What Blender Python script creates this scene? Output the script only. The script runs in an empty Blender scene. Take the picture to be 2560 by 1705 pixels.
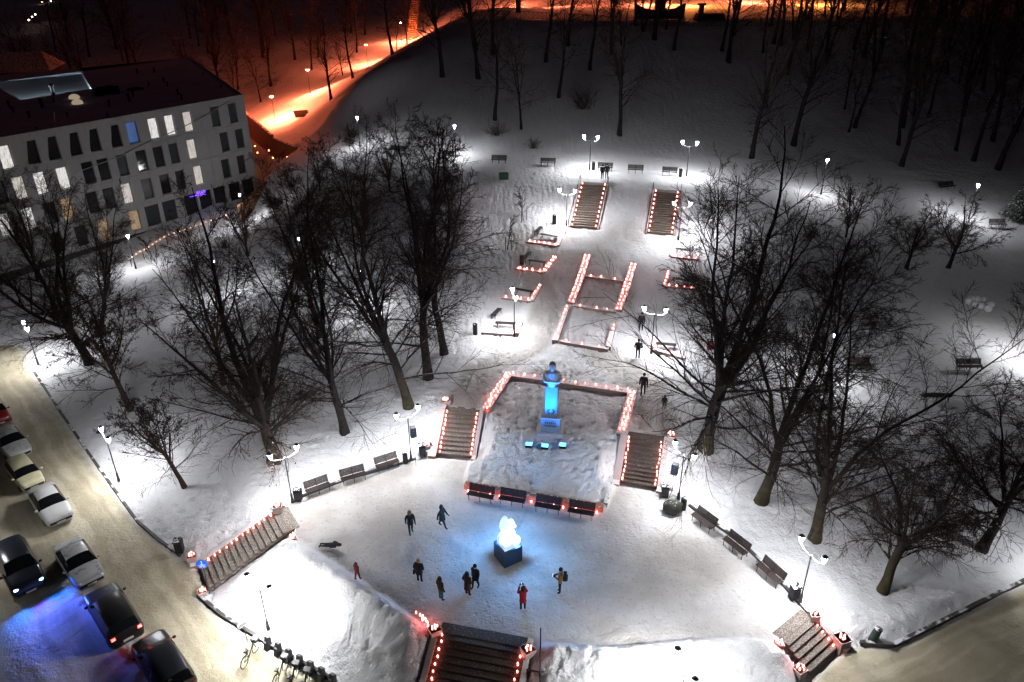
import bpy, bmesh, math, random
import numpy as np
from mathutils import Vector, Matrix

# ------------------------------------------------------------------ camera, world, exposure
SC = bpy.context.scene
COL = SC.collection
F_PX = 1900.0                      # focal length in photo pixels (photo is 2560 x 1705)
CXP, CYP = 1280.0, 852.5
CAM_H = 32.0
NADIR = (1297.0, 4461.0)           # vanishing point of the verticals

_d = np.array([(NADIR[0]-CXP)/F_PX, (NADIR[1]-CYP)/F_PX, 1.0]); _d /= np.linalg.norm(_d)
_up = -_d
_fw = np.array([0, 0, 1.0]); _fy = _fw-_up*(_fw@_up); _fy /= np.linalg.norm(_fy)
_rx = np.cross(_fy, _up)
BAS = np.stack([_rx, _fy, _up])    # camera-space vector -> world vector

cam_d = bpy.data.cameras.new('camera')
cam = bpy.data.objects.new('camera', cam_d)
COL.objects.link(cam)
cam_d.sensor_fit = 'HORIZONTAL'; cam_d.sensor_width = 36.0
cam_d.lens = F_PX/2560*36.0
cam_d.clip_start = 0.5; cam_d.clip_end = 3000
m = Matrix.Identity(4)
for i in range(3):
    m[i][0] = BAS[i][0]; m[i][1] = -BAS[i][1]; m[i][2] = -BAS[i][2]
m[2][3] = CAM_H
cam.matrix_world = m
SC.camera = cam

w = bpy.data.worlds.new('World'); SC.world = w; w.use_nodes = True
nt = w.node_tree; nt.nodes.clear()
wo = nt.nodes.new('ShaderNodeOutputWorld')
sky = nt.nodes.new('ShaderNodeTexSky'); sky.sky_type = 'NISHITA'; sky.sun_disc = False
sky.sun_elevation = math.radians(-6); sky.sun_rotation = math.radians(200)
b1 = nt.nodes.new('ShaderNodeBackground'); b1.inputs[1].default_value = 0.02
b2 = nt.nodes.new('ShaderNodeBackground'); b2.inputs[0].default_value = (0.62, 0.42, 0.66, 1); b2.inputs[1].default_value = 0.0075
ad = nt.nodes.new('ShaderNodeAddShader')
nt.links.new(sky.outputs[0], b1.inputs[0]); nt.links.new(b1.outputs[0], ad.inputs[0])
nt.links.new(b2.outputs[0], ad.inputs[1]); nt.links.new(ad.outputs[0], wo.inputs[0])

vs = SC.view_settings
vs.view_transform = 'Standard'; vs.look = 'None'; vs.exposure = 0.0; vs.gamma = 1.0; vs.use_curve_mapping = False
SC.cycles.use_denoising = True
try: SC.cycles.denoiser = 'OPENIMAGEDENOISE'
except Exception: pass
SC.cycles.max_bounces = 4; SC.cycles.diffuse_bounces = 2; SC.cycles.glossy_bounces = 2
SC.cycles.transmission_bounces = 3; SC.cycles.caustics_reflective = False; SC.cycles.caustics_refractive = False
SC.cycles.sample_clamp_indirect = 3.0
SC.cycles.use_light_tree = True

LAMP_W = 235.0      # watts of the downward light module of a park lantern
LAMP = 330.0        # radiance of the white park lanterns
SODIUM = 8500.0      # radiance of the sodium street lamps
CANDLE = 20.0       # radiance of a candle glass

# ------------------------------------------------------------------ pixels -> ground
CROP = dict(A=(0,0,.3652), B=(850,0,.3652), C=(1700,0,.3652), D=(0,560,.3699), E=(850,560,.3699), F=(1700,560,.3699),
            G=(0,1130,.3667), H=(850,1130,.3667), I=(1700,1130,.3667), J=(1140,900,.2679), K=(960,1240,.2123), L=(0,950,.4817),
            M=(1200,300,.3828), N=(440,1200,.3221), O=(1000,1480,.1783), P=(500,0,.3185), Q=(0,100,.3571), R=(660,1100,.2038),
            S=(1560,860,.2743), T=(1320,1500,.2887), U=(1580,460,.2806), V=(380,380,.1913), X=(1180,1250,.1276), Y=(1150,0,.2972))
def px(k, x, y):
    a, b, s = CROP[k]; return (a+x*s, b+y*s)
def ray(p):
    p = np.atleast_2d(np.asarray(p, float))
    r = np.stack([(p[:,0]-CXP)/F_PX, (p[:,1]-CYP)/F_PX, np.ones(len(p))], 1)
    return r @ BAS.T
def onz(p, z):
    """photo pixel -> world point on the level z"""
    r = ray(p)[0]; t = (z-CAM_H)/r[2]
    return np.array([r[0]*t, r[1]*t, z])

# ------------------------------------------------------------------ terrain function
CTRL = []
def cp(p, z): CTRL.append(onz(p, z))
def cw(x, y, z): CTRL.append(np.array([x, y, z], float))

# plaza surroundings (level 0)
PLAZA_PX = [(701,1279),(723,1337),(800,1378),(895,1440),(1000,1512),(1075,1568),(1107,1580),(1301,1621),(1357,1600),(1522,1612),
            (1710,1594),(1854,1589),(1955,1604),(1962,1607),(2023,1541),(1999,1508),(1930,1440),(1850,1362),(1780,1302),(1720,1270),
            (1670,1240),(1644,1222),(1547,1206),(1510,1266),(1164,1208),(1175,1140),(1079,1135),(1020,1158),(1000,1168),(870,1204),(740,1254)]
PLAZA = np.array([onz(p, 0.0)[:2] for p in PLAZA_PX])
for p in [(701,1279),(870,1204),(1020,1158),(1720,1270),(1850,1362),(1999,1508),(1100,1400),(1500,1450),(1300,1300),(1700,1450)]: cp(p, 0.0)
# terrace round the statue
for p in [(1126,1028),(1205,1035),(1271,920),(1420,930),(1582,960),(1620,1000),(1571,1093),(1657,1104),(1080,960),(1180,930)]: cp(p, 1.7)
cp((1690,1010), 1.8)
# sloping garden between the statue and the upper stairs
for p, z in [((1290,850),2.0),((1500,870),2.0),((1620,890),2.1),((1340,720),2.9),((1280,700),2.8),((1560,760),2.7),((1400,600),3.9),((1450,570),4.1),
             ((1650,590),4.1),((1300,640),3.3),((1240,600),3.4),((1700,660),3.4),((1750,780),2.6),((1200,760),2.4),((1180,860),2.0)]: cp(p, z)
# promenade
for p in [(900,369),(1139,394),(1259,445),(1330,425),(1473,424),(1520,460),(1640,478),(1713,442),(1600,440),(1000,390)]: cp(p, 7.0)
cp((1800,470), 6.9); cp((1900,480), 6.6); cp((2052,487), 6.2); cp((2421,548), 3.2); cp((2240,520), 4.8); cp((2560,580), 2.4)
# hill behind
for x in np.linspace(-6, 75, 8):
    s = 0.0 if x < 40 else (x-40)*0.25
    for y, z in [(101,7.6),(111,10.4),(122,14.0),(132,17.4),(140,19.7),(146,20.0),(165,20.0),(230,20.0),(330,20.0)]:
        cw(x, y+s*0.4, z-(max(0,x-30)*0.05 if y < 135 else 0))
for y in (90, 110, 130, 150, 230): cw(110, y, [3,6,12,16,19][(90,110,130,150,230).index(y)])
# shoulder of the hill and the sodium-lit road behind it
for p, z in [((885,222),11.6),((978,172),14.4),((1060,112),17.0),((800,290),6.4),((830,330),6.6),((940,270),9.4),((1050,240),11.6)]: cp(p, z)
for p, z in [((688,304),2.2),((776,235),5.4),((850,205),6.2),((919,164),6.0),((960,110),8.6),((1006,100),8.6),((1030,40),11.5),((985,125),7.4),((880,180),5.6),((1060,60),11.0),((640,302),1.6),((755,291),3.6),
             ((700,200),4.5),((760,120),6.0),((860,60),8.5),((640,240),2.0)]: cp(p, z)
cw(-110,170,3); cw(-110,300,5); cw(-60,230,7); cw(-60,330,10); cw(-20,300,14); cw(-150,120,-1)
# park on the left
for p, z in [((551,745),-.2),((908,784),2.2),((612,560),-.6),((700,600),2.4),((780,520),4.2),((640,520),-.2),((760,420),4.6),((720,390),3.4),((700,340),2.4),((740,335),3.2),((780,325),4.8),((760,370),4.2),
             ((420,760),-1.2),((266,662),-2),((475,560),-1.2),((540,540),-1.0),((420,600),-1.4),((225,911),-1.4),((326,1022),-1.1),((460,1216),-1.0),((687,1142),.3),((862,1082),.8),
             ((1022,1017),1.2),((1071,946),1.7),((1111,886),1.9),((960,850),1.7),((800,900),.9),((560,900),-.5),((380,1290),-1.7),((560,1290),-.8),((96,905),-1.9),((150,760),-1.9)]: cp(p, z)
for p, z in [((1000,600),4.6),((1150,560),4.8),((1150,480),6.6),((1000,480),6.5),((880,520),5.2),((1240,540),4.4),((1200,470),6.6)]: cp(p, z)
# park on the right
for p, z in [((1763,1123),.7),((1905,1249),.25),((2037,1346),.05),((2208,1475),-.35),((2455,1370),-.3),((2064,952),1.2),((2420,925),.8),((2360,1000),.6),
             ((2266,669),2.6),((2371,669),2.4),((2100,640),4.0),((1950,600),5.2),((1860,800),2.4),((2560,800),1.2),((2560,1100),.2),((2000,800),2.2),((2178,1599),-.6),((2400,1500),-.6),((2540,1440),-.7)]: cp(p, z)
# streets
for p in [(20,950),(115,985),(344,1310),(395,1354),(60,1250),(200,1500),(450,1600),(100,1650),(-200,1500),(-100,1000),(620,1640)]: cp(p, -2.0)
cw(-40,16,-2); cw(0,14,-2); cw(30,14,-1.4); cw(60,25,-.9)
for p in [(2160,1640),(2400,1600),(2600,1500)]: cp(p, -.85)
CTRL = np.array(CTRL)
def _fit():
    n = len(CTRL); X = CTRL[:, :2]; c2 = 9.0
    Dm = np.sqrt(((X[:,None]-X[None])**2).sum(-1)+c2)
    A = np.zeros((n+3, n+3)); A[:n,:n] = Dm - np.eye(n)*(-0.35)*(-1)
    A[:n,n] = 1; A[:n,n+1:] = X/50.0; A[n,:n] = 1; A[n+1:,:n] = X.T/50.0
    b = np.zeros(n+3); b[:n] = CTRL[:,2]
    return np.linalg.solve(A, b)
RBFW = _fit()
def rbf(x, y):
    sh = np.shape(x); x = np.ravel(x); y = np.ravel(y); out = np.empty(len(x)); n = len(CTRL)
    for i in range(0, len(x), 20000):
        xs = x[i:i+20000]; ys = y[i:i+20000]
        D = np.sqrt((xs[:,None]-CTRL[None,:,0])**2+(ys[:,None]-CTRL[None,:,1])**2+9.0)
        out[i:i+20000] = D@RBFW[:n]+RBFW[n]+xs/50*RBFW[n+1]+ys/50*RBFW[n+2]
    return out.reshape(sh)
def sdist(poly, x, y):
    """signed distance to a polygon, negative inside"""
    x = np.asarray(x, float); y = np.asarray(y, float)
    d = np.full(x.shape, 1e9); ins = np.zeros(x.shape, bool); n = len(poly)
    for i in range(n):
        ax, ay = poly[i][:2]; bx, by = poly[(i+1) % n][:2]
        ex, ey = bx-ax, by-ay; L2 = ex*ex+ey*ey+1e-12
        t = np.clip(((x-ax)*ex+(y-ay)*ey)/L2, 0, 1)
        d = np.minimum(d, np.hypot(x-ax-t*ex, y-ay-t*ey))
        c = ((ay > y) != (by > y)) & (x < ex*(y-ay)/(by-ay+1e-12)+ax)
        ins ^= c
    return np.where(ins, -d, d)
def sstep(a, b, v):
    t = np.clip((v-a)/(b-a), 0, 1); return t*t*(3-2*t)

def P2(p, z): return onz(p, z)[:2]
# street polygons (open towards the outside of the frame)
STREET_L = np.array([P2(p, -2.0) for p in [(-900,830),(60,862),(95,940),(225,1141),(344,1306),(395,1350),(455,1395),(488,1415),(520,1466),(494,1496),(553,1540),(611,1576),(707,1634),(822,1698)]]
                    + [(-2.5,22.5),(6.0,22.0),(6.0,5.0),(-60,5.0),(-120,30.0)])
STREET_R = np.array([P2(p, -.85) for p in [(2030,1690),(2100,1630),(2149,1614),(2232,1620),(2560,1460),(2900,1300)]]+[(60,25),(60,8),(16,8),(15.5,21)])
# statue bed
BED_Z0 = 0.3
bFL, bFR = onz((1164,1206), BED_Z0), onz((1510,1264), BED_Z0)
cTL, cTR, cBR, cBL = [onz(p, 1.82) for p in [(1271.3,933.5),(1582,977.7),(1554,1079.5),(1211,1026)]]
BED = np.array([bFL[:2], bFR[:2], cBR[:2], cTR[:2], cTL[:2], cBL[:2]])
_bn = np.array([-(bFR-bFL)[1], (bFR-bFL)[0]]); _bn /= np.linalg.norm(_bn)
def bed_z(x, y):
    s = (x-bFL[0])*_bn[0]+(y-bFL[1])*_bn[1]
    return BED_Z0-.04+1.32*sstep(0, 5.2, s)

# staircases: four photo corners (bottom-left, bottom-right, top-right, top-left), bottom and top level, number of risers
class Stair: pass
def stair_geo(c, zb, zt, n):
    s = Stair(); bl, br = onz(c[0], zb), onz(c[1], zb); tr, tl = onz(c[2], zt), onz(c[3], zt)
    bm, tm = (bl+br)/2, (tl+tr)/2
    u = (tm-bm)[:2]; 
    wv = ((br-bl)+(tr-tl))[:2]; wv /= np.linalg.norm(wv)
    nrm = np.array([-wv[1], wv[0]])
    run = abs(u@nrm)
    s.nrm = nrm*np.sign(u@nrm); s.wv = wv; s.width = (np.linalg.norm((br-bl)[:2])+np.linalg.norm((tr-tl)[:2]))/2
    c0 = (bm[:2]+tm[:2])/2; s.bm = c0-s.nrm*run/2; s.run = run; s.zb, s.zt, s.n = zb, zt, n
    h = s.width/2
    s.poly = np.array([s.bm-s.wv*h, s.bm+s.wv*h, s.bm+s.wv*h+s.nrm*run, s.bm-s.wv*h+s.nrm*run])
    return s
STAIRS = dict(
  street=stair_geo([(493,1412),(524,1464),(723,1337),(701,1279)], -2.0, 0.0, 14),
  front=stair_geo([(1024,1830),(1282,1880),(1301,1621),(1107,1580)], -2.0, 0.0, 13),
  corner=stair_geo([(2018,1682),(2100,1622),(2023,1541),(1962,1607)], -.85, 0.0, 5),
  statue_left=stair_geo([(1079,1137),(1175,1144),(1205,1035),(1126,1028)], 0.0, 1.7, 10),
  statue_right=stair_geo([(1547,1206),(1644,1222),(1657,1106),(1571,1093)], 0.0, 1.7, 11),
  upper_left=stair_geo([(1422,567),(1489,571),(1521.6,463),(1454.6,458)], 4.1, 7.0, 19),
  upper_right=stair_geo([(1616.5,581),(1682,588),(1700.7,481),(1636,478)], 4.0, 6.9, 19))
def stair_z(s, x, y):
    t = ((x-s.bm[0])*s.nrm[0]+(y-s.bm[1])*s.nrm[1])/s.run
    return s.zb+(s.zt-s.zb)*np.clip(t, 0, 1)

MOUND_L = np.array([P2(p, z) for p, z in [((723,1340),0),((800,1378),0),((895,1440),0),((1000,1512),0),((1075,1568),0),((1100,1584),0)]]
                   + [STAIRS['front'].poly[0], P2((822,1698),-2), P2((707,1634),-2), P2((611,1576),-2), P2((553,1540),-2), P2((494,1496),-2), P2((524,1464),-2)])
MOUND_R = np.array([P2(p, z) for p, z in [((1310,1621),0),((1357,1600),0),((1522,1612),0),((1710,1594),0),((1854,1589),0),((1955,1604),0),((2012,1682),-.85)]]
                   + [(15.2,21.3),(12,20.5),(6.5,21.5), STAIRS['front'].poly[1]])
LANE = np.array([P2(p, -.6) for p in [(590,330),(614,334),(688,408),(746,436),(712,452),(672,470),(645,500),(604,540),(560,500)]])
def hgt(x, y):
    x = np.asarray(x, float); y = np.asarray(y, float)
    h = rbf(x, y)
    # streets
    for poly, z in ((STREET_L, -2.0), (STREET_R, -.85)):
        d = sdist(poly, x, y); h = h+(z-h)*(1-sstep(-.2, 1.2, d))
    # snow mounds in front: fall away from the plaza edge down to the street
    for poly, amp in ((MOUND_L, .55), (MOUND_R, .5)):
        dm = sdist(poly, x, y); dp = np.maximum(sdist(PLAZA, x, y), 0)
        ds = np.maximum(np.minimum(sdist(STREET_L, x, y), sdist(STREET_R, x, y)), 0)
        t = dp/(dp+ds+1e-6)
        zz = -2.0*t**1.5+amp*np.sin(np.pi*np.clip(t*1.15, 0, 1))+.35*np.exp(-((dp-.9)/.7)**2)
        h = h+(zz-h)*(1-sstep(-.3, .3, dm))
    d = sdist(LANE, x, y); h = h+(-.8-h)*(1-sstep(-.2, .9, d))
    d = sdist(PLAZA, x, y); h = h+(0.0-h)*(1-sstep(-.3, .5, d))
    d = sdist(BED, x, y); h = np.where(d < .12, bed_z(x, y), h)
    for s in STAIRS.values():
        d = sdist(s.poly, x, y); sz = stair_z(s, x, y)
        h = np.where(d < .3, np.minimum(h, sz-.32), h+(sz+.02-h)*(1-sstep(.3, 1.6, d))*.9)
    return h
def at(pts, lift=0.0):
    """photo pixels -> points on the terrain (ray marched)"""
    P = np.atleast_2d(np.asarray(pts, float)); r = ray(P); r /= np.linalg.norm(r[:, :2], axis=1)[:, None]
    ds = np.concatenate([np.arange(14, 70, .35), np.arange(70, 160, .8), np.arange(160, 420, 3)])
    X = r[:,0:1]*ds; Y = r[:,1:2]*ds; Z = CAM_H+r[:,2:3]*ds
    hh = hgt(X, Y); below = Z < hh
    idx = np.where(below.any(1), below.argmax(1), len(ds)-1)
    lo = ds[np.maximum(idx-1, 0)]; hi = ds[idx]
    for _ in range(14):
        mid = (lo+hi)/2; b = (CAM_H+r[:,2]*mid) < hgt(r[:,0]*mid, r[:,1]*mid)
        hi = np.where(b, mid, hi); lo = np.where(b, lo, mid)
    out = np.stack([r[:,0]*hi, r[:,1]*hi, hgt(r[:,0]*hi, r[:,1]*hi)+lift], 1)
    return out if np.ndim(pts[0]) else out[0]
# ------------------------------------------------------------------ materials
MATS = {}
def nodes(name):
    mt = bpy.data.materials.new(name); mt.use_nodes = True
    n = mt.node_tree.nodes; b = n['Principled BSDF']; return mt, n, mt.node_tree.links, b
def mat(name, col, rough=.7, metal=0.0, var=0.15, scale=6.0, bump=0.0, spec=.3, emit=None, estr=0.0):
    if name in MATS: return MATS[name]
    mt, n, l, b = nodes(name)
    b.inputs['Roughness'].default_value = rough; b.inputs['Metallic'].default_value = metal
    b.inputs['Specular IOR Level'].default_value = spec
    tc = n.new('ShaderNodeTexCoord'); nz = n.new('ShaderNodeTexNoise'); nz.inputs['Scale'].default_value = scale; nz.inputs['Detail'].default_value = 5
    l.new(tc.outputs['Object'], nz.inputs['Vector'])
    mx = n.new('ShaderNodeMix'); mx.data_type = 'RGBA'
    mx.inputs[6].default_value = tuple(c*(1-var) for c in col)+(1,); mx.inputs[7].default_value = tuple(min(1, c*(1+var)) for c in col)+(1,)
    l.new(nz.outputs['Fac'], mx.inputs[0]); l.new(mx.outputs[2], b.inputs['Base Color'])
    if bump:
        bp = n.new('ShaderNodeBump'); bp.inputs['Strength'].default_value = bump; bp.inputs['Distance'].default_value = .05
        l.new(nz.outputs['Fac'], bp.inputs['Height']); l.new(bp.outputs[0], b.inputs['Normal'])
    if emit:
        b.inputs['Emission Color'].default_value = tuple(emit)+(1,); b.inputs['Emission Strength'].default_value = estr
    MATS[name] = mt; return mt
def ramp(n, l, src, stops):
    r = n.new('ShaderNodeValToRGB'); e = r.color_ramp.elements
    while len(e) < len(stops): e.new(.5)
    for i, (p, c) in enumerate(stops): e[i].position = p; e[i].color = (c, c, c, 1) if not hasattr(c, '__len__') else tuple(c)+(1,)
    l.new(src, r.inputs[0]); return r
def mixrgb(n, l, f, a, b):
    x = n.new('ShaderNodeMix'); x.data_type = 'RGBA'
    for s, v in ((0, f), (6, a), (7, b)):
        if hasattr(v, 'is_output'): l.new(v, x.inputs[s])
        else: x.inputs[s].default_value = v if s == 0 else tuple(v)+(1,)
    return x.outputs[2]

_sd = P2((395,1350),-2)-P2((115,985),-2); STREET_ANG = math.atan2(_sd[1], _sd[0]); _sr = P2((2560,1456),-.85)-P2((2232,1618),-.85); STREET_ANG_R = math.atan2(_sr[1], _sr[0])
def snow_ground_mat():
    mt, n, l, b = nodes('snow_ground')
    geo = n.new('ShaderNodeNewGeometry')
    def noise(sc, det=6, rough=.6, dist=0.0):
        z = n.new('ShaderNodeTexNoise'); z.inputs['Scale'].default_value = sc; z.inputs['Detail'].default_value = det
        z.inputs['Roughness'].default_value = rough; z.inputs['Distortion'].default_value = dist
        l.new(geo.outputs['Position'], z.inputs['Vector']); return z.outputs['Fac']
    at_d = n.new('ShaderNodeAttribute'); at_d.attribute_name = 'dirt'
    at_s = n.new('ShaderNodeAttribute'); at_s.attribute_name = 'street'
    big = noise(.35); mid = noise(1.6); fine = noise(9.0, 4); grit = noise(26.0, 3, .7)
    snow = mixrgb(n, l, ramp(n, l, mid, [(.3, 0), (.7, 1)]).outputs[0], (.74, .73, .75), (.83, .82, .83))
    packed = mixrgb(n, l, fine, (.30, .265, .225), (.62, .58, .53))
    road = mixrgb(n, l, ramp(n, l, big, [(.35, 0), (.65, 1)]).outputs[0], (.30, .245, .14), (.60, .53, .37))
    road = mixrgb(n, l, ramp(n, l, grit, [(.42, 0), (.62, 1)]).outputs[0], road, (.58, .54, .44))
    mpg = n.new('ShaderNodeMapping'); mpg.vector_type = 'TEXTURE'; mpg.inputs['Rotation'].default_value = (0,0,STREET_ANG); mpg.inputs['Scale'].default_value = (16,.8,1)
    mpr = n.new('ShaderNodeMapping'); mpr.vector_type = 'TEXTURE'; mpr.inputs['Rotation'].default_value = (0,0,STREET_ANG_R); mpr.inputs['Scale'].default_value = (16,.8,1); l.new(geo.outputs['Position'], mpr.inputs[0])
    dst = n.new('ShaderNodeTexNoise'); dst.inputs['Scale'].default_value = .25; dst.inputs['Detail'].default_value = 2; l.new(geo.outputs['Position'], dst.inputs['Vector'])
    l.new(geo.outputs['Position'], mpg.inputs[0]); rut = n.new('ShaderNodeTexNoise'); rut.inputs['Scale'].default_value = 1.0; rut.inputs['Detail'].default_value = 3; at_r = n.new('ShaderNodeAttribute'); at_r.attribute_name = 'right_street'; vm = n.new('ShaderNodeMix'); vm.data_type = 'VECTOR'; l.new(at_r.outputs['Fac'], vm.inputs[0]); l.new(mpg.outputs[0], vm.inputs[4]); l.new(mpr.outputs[0], vm.inputs[5])
    va = n.new('ShaderNodeVectorMath'); va.operation = 'MULTIPLY_ADD'; l.new(dst.outputs['Color'], va.inputs[0]); va.inputs[1].default_value = (1.5,1.5,0); l.new(vm.outputs[1], va.inputs[2]); l.new(va.outputs[0], rut.inputs['Vector'])
    road = mixrgb(n, l, ramp(n, l, rut.outputs['Fac'], [(.42, .42), (.60, 0)]).outputs[0], road, (.22, .17, .095))
    dm = n.new('ShaderNodeMath'); dm.operation = 'MULTIPLY_ADD'
    l.new(ramp(n, l, mid, [(.25, 0), (.75, 1)]).outputs[0], dm.inputs[0]); l.new(at_d.outputs['Fac'], dm.inputs[1]); dm.inputs[2].default_value = 0
    dd = n.new('ShaderNodeMath'); dd.operation = 'MULTIPLY'; l.new(at_d.outputs['Fac'], dd.inputs[0]); l.new(ramp(n, l, fine, [(.2, .55), (.8, 1)]).outputs[0], dd.inputs[1])
    c = mixrgb(n, l, dd.outputs[0], snow, packed)
    c = mixrgb(n, l, at_s.outputs['Fac'], c, road)
    # trodden prints in the packed snow
    vp = n.new('ShaderNodeTexVoronoi'); vp.inputs['Scale'].default_value = 3.4; l.new(geo.outputs['Position'], vp.inputs['Vector'])
    pm_ = n.new('ShaderNodeMath'); pm_.operation = 'MULTIPLY'; l.new(ramp(n, l, vp.outputs['Distance'], [(.10, .55), (.30, 0)]).outputs[0], pm_.inputs[0]); l.new(at_d.outputs['Fac'], pm_.inputs[1])
    c = mixrgb(n, l, pm_.outputs[0], c, (.27, .24, .21))
    pm2 = n.new('ShaderNodeMath'); pm2.operation = 'MULTIPLY'; l.new(ramp(n, l, big, [(.42, .6), (.62, 0)]).outputs[0], pm2.inputs[0]); l.new(at_d.outputs['Fac'], pm2.inputs[1])
    c = mixrgb(n, l, pm2.outputs[0], c, (.34, .30, .265))
    # scattered dark grit and leaves
    c = mixrgb(n, l, ramp(n, l, noise(14.0, 2, .5), [(.70, 0), (.76, .35)]).outputs[0], c, (.10, .07, .05))
    l.new(c, b.inputs['Base Color'])
    b.inputs['Roughness'].default_value = .75; b.inputs['Specular IOR Level'].default_value = .25
    # relief: trampled lumps and footprints
    vo = n.new('ShaderNodeTexVoronoi'); vo.inputs['Scale'].default_value = 2.6; vo.feature = 'SMOOTH_F1'
    l.new(geo.outputs['Position'], vo.inputs['Vector'])
    foot = ramp(n, l, vo.outputs['Distance'], [(.08, 0), (.34, 1)]).outputs[0]
    h1 = n.new('ShaderNodeMath'); h1.operation = 'MULTIPLY'; l.new(foot, h1.inputs[0]); h1.inputs[1].default_value = .28
    h2 = n.new('ShaderNodeMath'); h2.operation = 'MULTIPLY_ADD'; l.new(fine, h2.inputs[0]); h2.inputs[1].default_value = .55; l.new(h1.outputs[0], h2.inputs[2])
    h3 = n.new('ShaderNodeMath'); h3.operation = 'MULTIPLY_ADD'; l.new(mid, h3.inputs[0]); h3.inputs[1].default_value = 1.1; l.new(h2.outputs[0], h3.inputs[2])
    inv = n.new('ShaderNodeMath'); inv.operation = 'SUBTRACT'; inv.inputs[0].default_value = 1.0; l.new(at_s.outputs['Fac'], inv.inputs[1])
    stg = n.new('ShaderNodeMath'); stg.operation = 'MULTIPLY_ADD'; l.new(inv.outputs[0], stg.inputs[0]); stg.inputs[1].default_value = .45; stg.inputs[2].default_value = .5
    bp = n.new('ShaderNodeBump'); bp.inputs['Distance'].default_value = .16
    l.new(stg.outputs[0], bp.inputs['Strength']); l.new(h3.outputs[0], bp.inputs['Height']); l.new(bp.outputs[0], b.inputs['Normal'])
    return mt

def snowy_mat(name, col, rough=.7, var=.2, scale=5.0, amount=.5, zmin=.6, metal=0.0, bump=.2, spec=.3, snow=(.78,.78,.80)):
    """a surface with snow lying on its upward faces"""
    if name in MATS: return MATS[name]
    mt, n, l, b = nodes(name)
    geo = n.new('ShaderNodeNewGeometry'); sp = n.new('ShaderNodeSeparateXYZ'); l.new(geo.outputs['Normal'], sp.inputs[0])
    nz = n.new('ShaderNodeTexNoise'); nz.inputs['Scale'].default_value = scale; nz.inputs['Detail'].default_value = 6; l.new(geo.outputs['Position'], nz.inputs['Vector'])
    base = mixrgb(n, l, nz.outputs['Fac'], tuple(c*(1-var) for c in col), tuple(min(1, c*(1+var)) for c in col))
    up = ramp(n, l, sp.outputs['Z'], [(zmin, 0), (min(.99, zmin+.15), 1)])
    cov = ramp(n, l, nz.outputs['Fac'], [(max(0, .72-amount*.5), 0), (max(.02, .82-amount*.5), 1)])
    f = n.new('ShaderNodeMath'); f.operation = 'MULTIPLY'; l.new(up.outputs[0], f.inputs[0]); l.new(cov.outputs[0], f.inputs[1])
    l.new(mixrgb(n, l, f.outputs[0], base, snow), b.inputs['Base Color'])
    b.inputs['Roughness'].default_value = rough; b.inputs['Metallic'].default_value = metal; b.inputs['Specular IOR Level'].default_value = spec
    if bump:
        bp = n.new('ShaderNodeBump'); bp.inputs['Strength'].default_value = bump; bp.inputs['Distance'].default_value = .04
        l.new(nz.outputs['Fac'], bp.inputs['Height']); l.new(bp.outputs[0], b.inputs['Normal'])
    MATS[name] = mt; return mt
def emat(name, col, strength, base=(.8,.8,.8)):
    if name in MATS: return MATS[name]
    mt, n, l, b = nodes(name)
    b.inputs['Base Color'].default_value = tuple(base)+(1,); b.inputs['Roughness'].default_value = .4
    b.inputs['Emission Color'].default_value = tuple(col)+(1,); b.inputs['Emission Strength'].default_value = strength
    MATS[name] = mt; return mt

# ------------------------------------------------------------------ object helpers
def link(o, parent=None):
    COL.objects.link(o)
    if parent is not None: o.parent = parent
    return o
def tag(o, label=None, cat=None, group=None, kind=None):
    if label: o['label'] = label
    if cat: o['category'] = cat
    if group: o['group'] = group
    if kind: o['kind'] = kind
    return o
def empty(name, loc, rz=0.0, label=None, cat=None, group=None):
    o = bpy.data.objects.new(name, None); o.location = tuple(float(v) for v in loc); o.rotation_euler = (0, 0, rz); o.empty_display_size = .2
    link(o); return tag(o, label, cat, group)
def mesh_np(name, V, Fq, smooth=False):
    me = bpy.data.meshes.new(name)
    V = np.asarray(V, np.float32); me.vertices.add(len(V)); me.vertices.foreach_set('co', V.ravel())
    Fq = np.asarray(Fq, np.int32); k = Fq.shape[1]; nf = len(Fq)
    me.loops.add(nf*k); me.loops.foreach_set('vertex_index', Fq.ravel())
    me.polygons.add(nf); me.polygons.foreach_set('loop_start', np.arange(nf, dtype=np.int32)*k)
    try: me.polygons.foreach_set('loop_total', np.full(nf, k, np.int32))
    except Exception: pass
    if smooth: me.polygons.foreach_set('use_smooth', np.ones(nf, bool))
    me.update(calc_edges=True); return me
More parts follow.
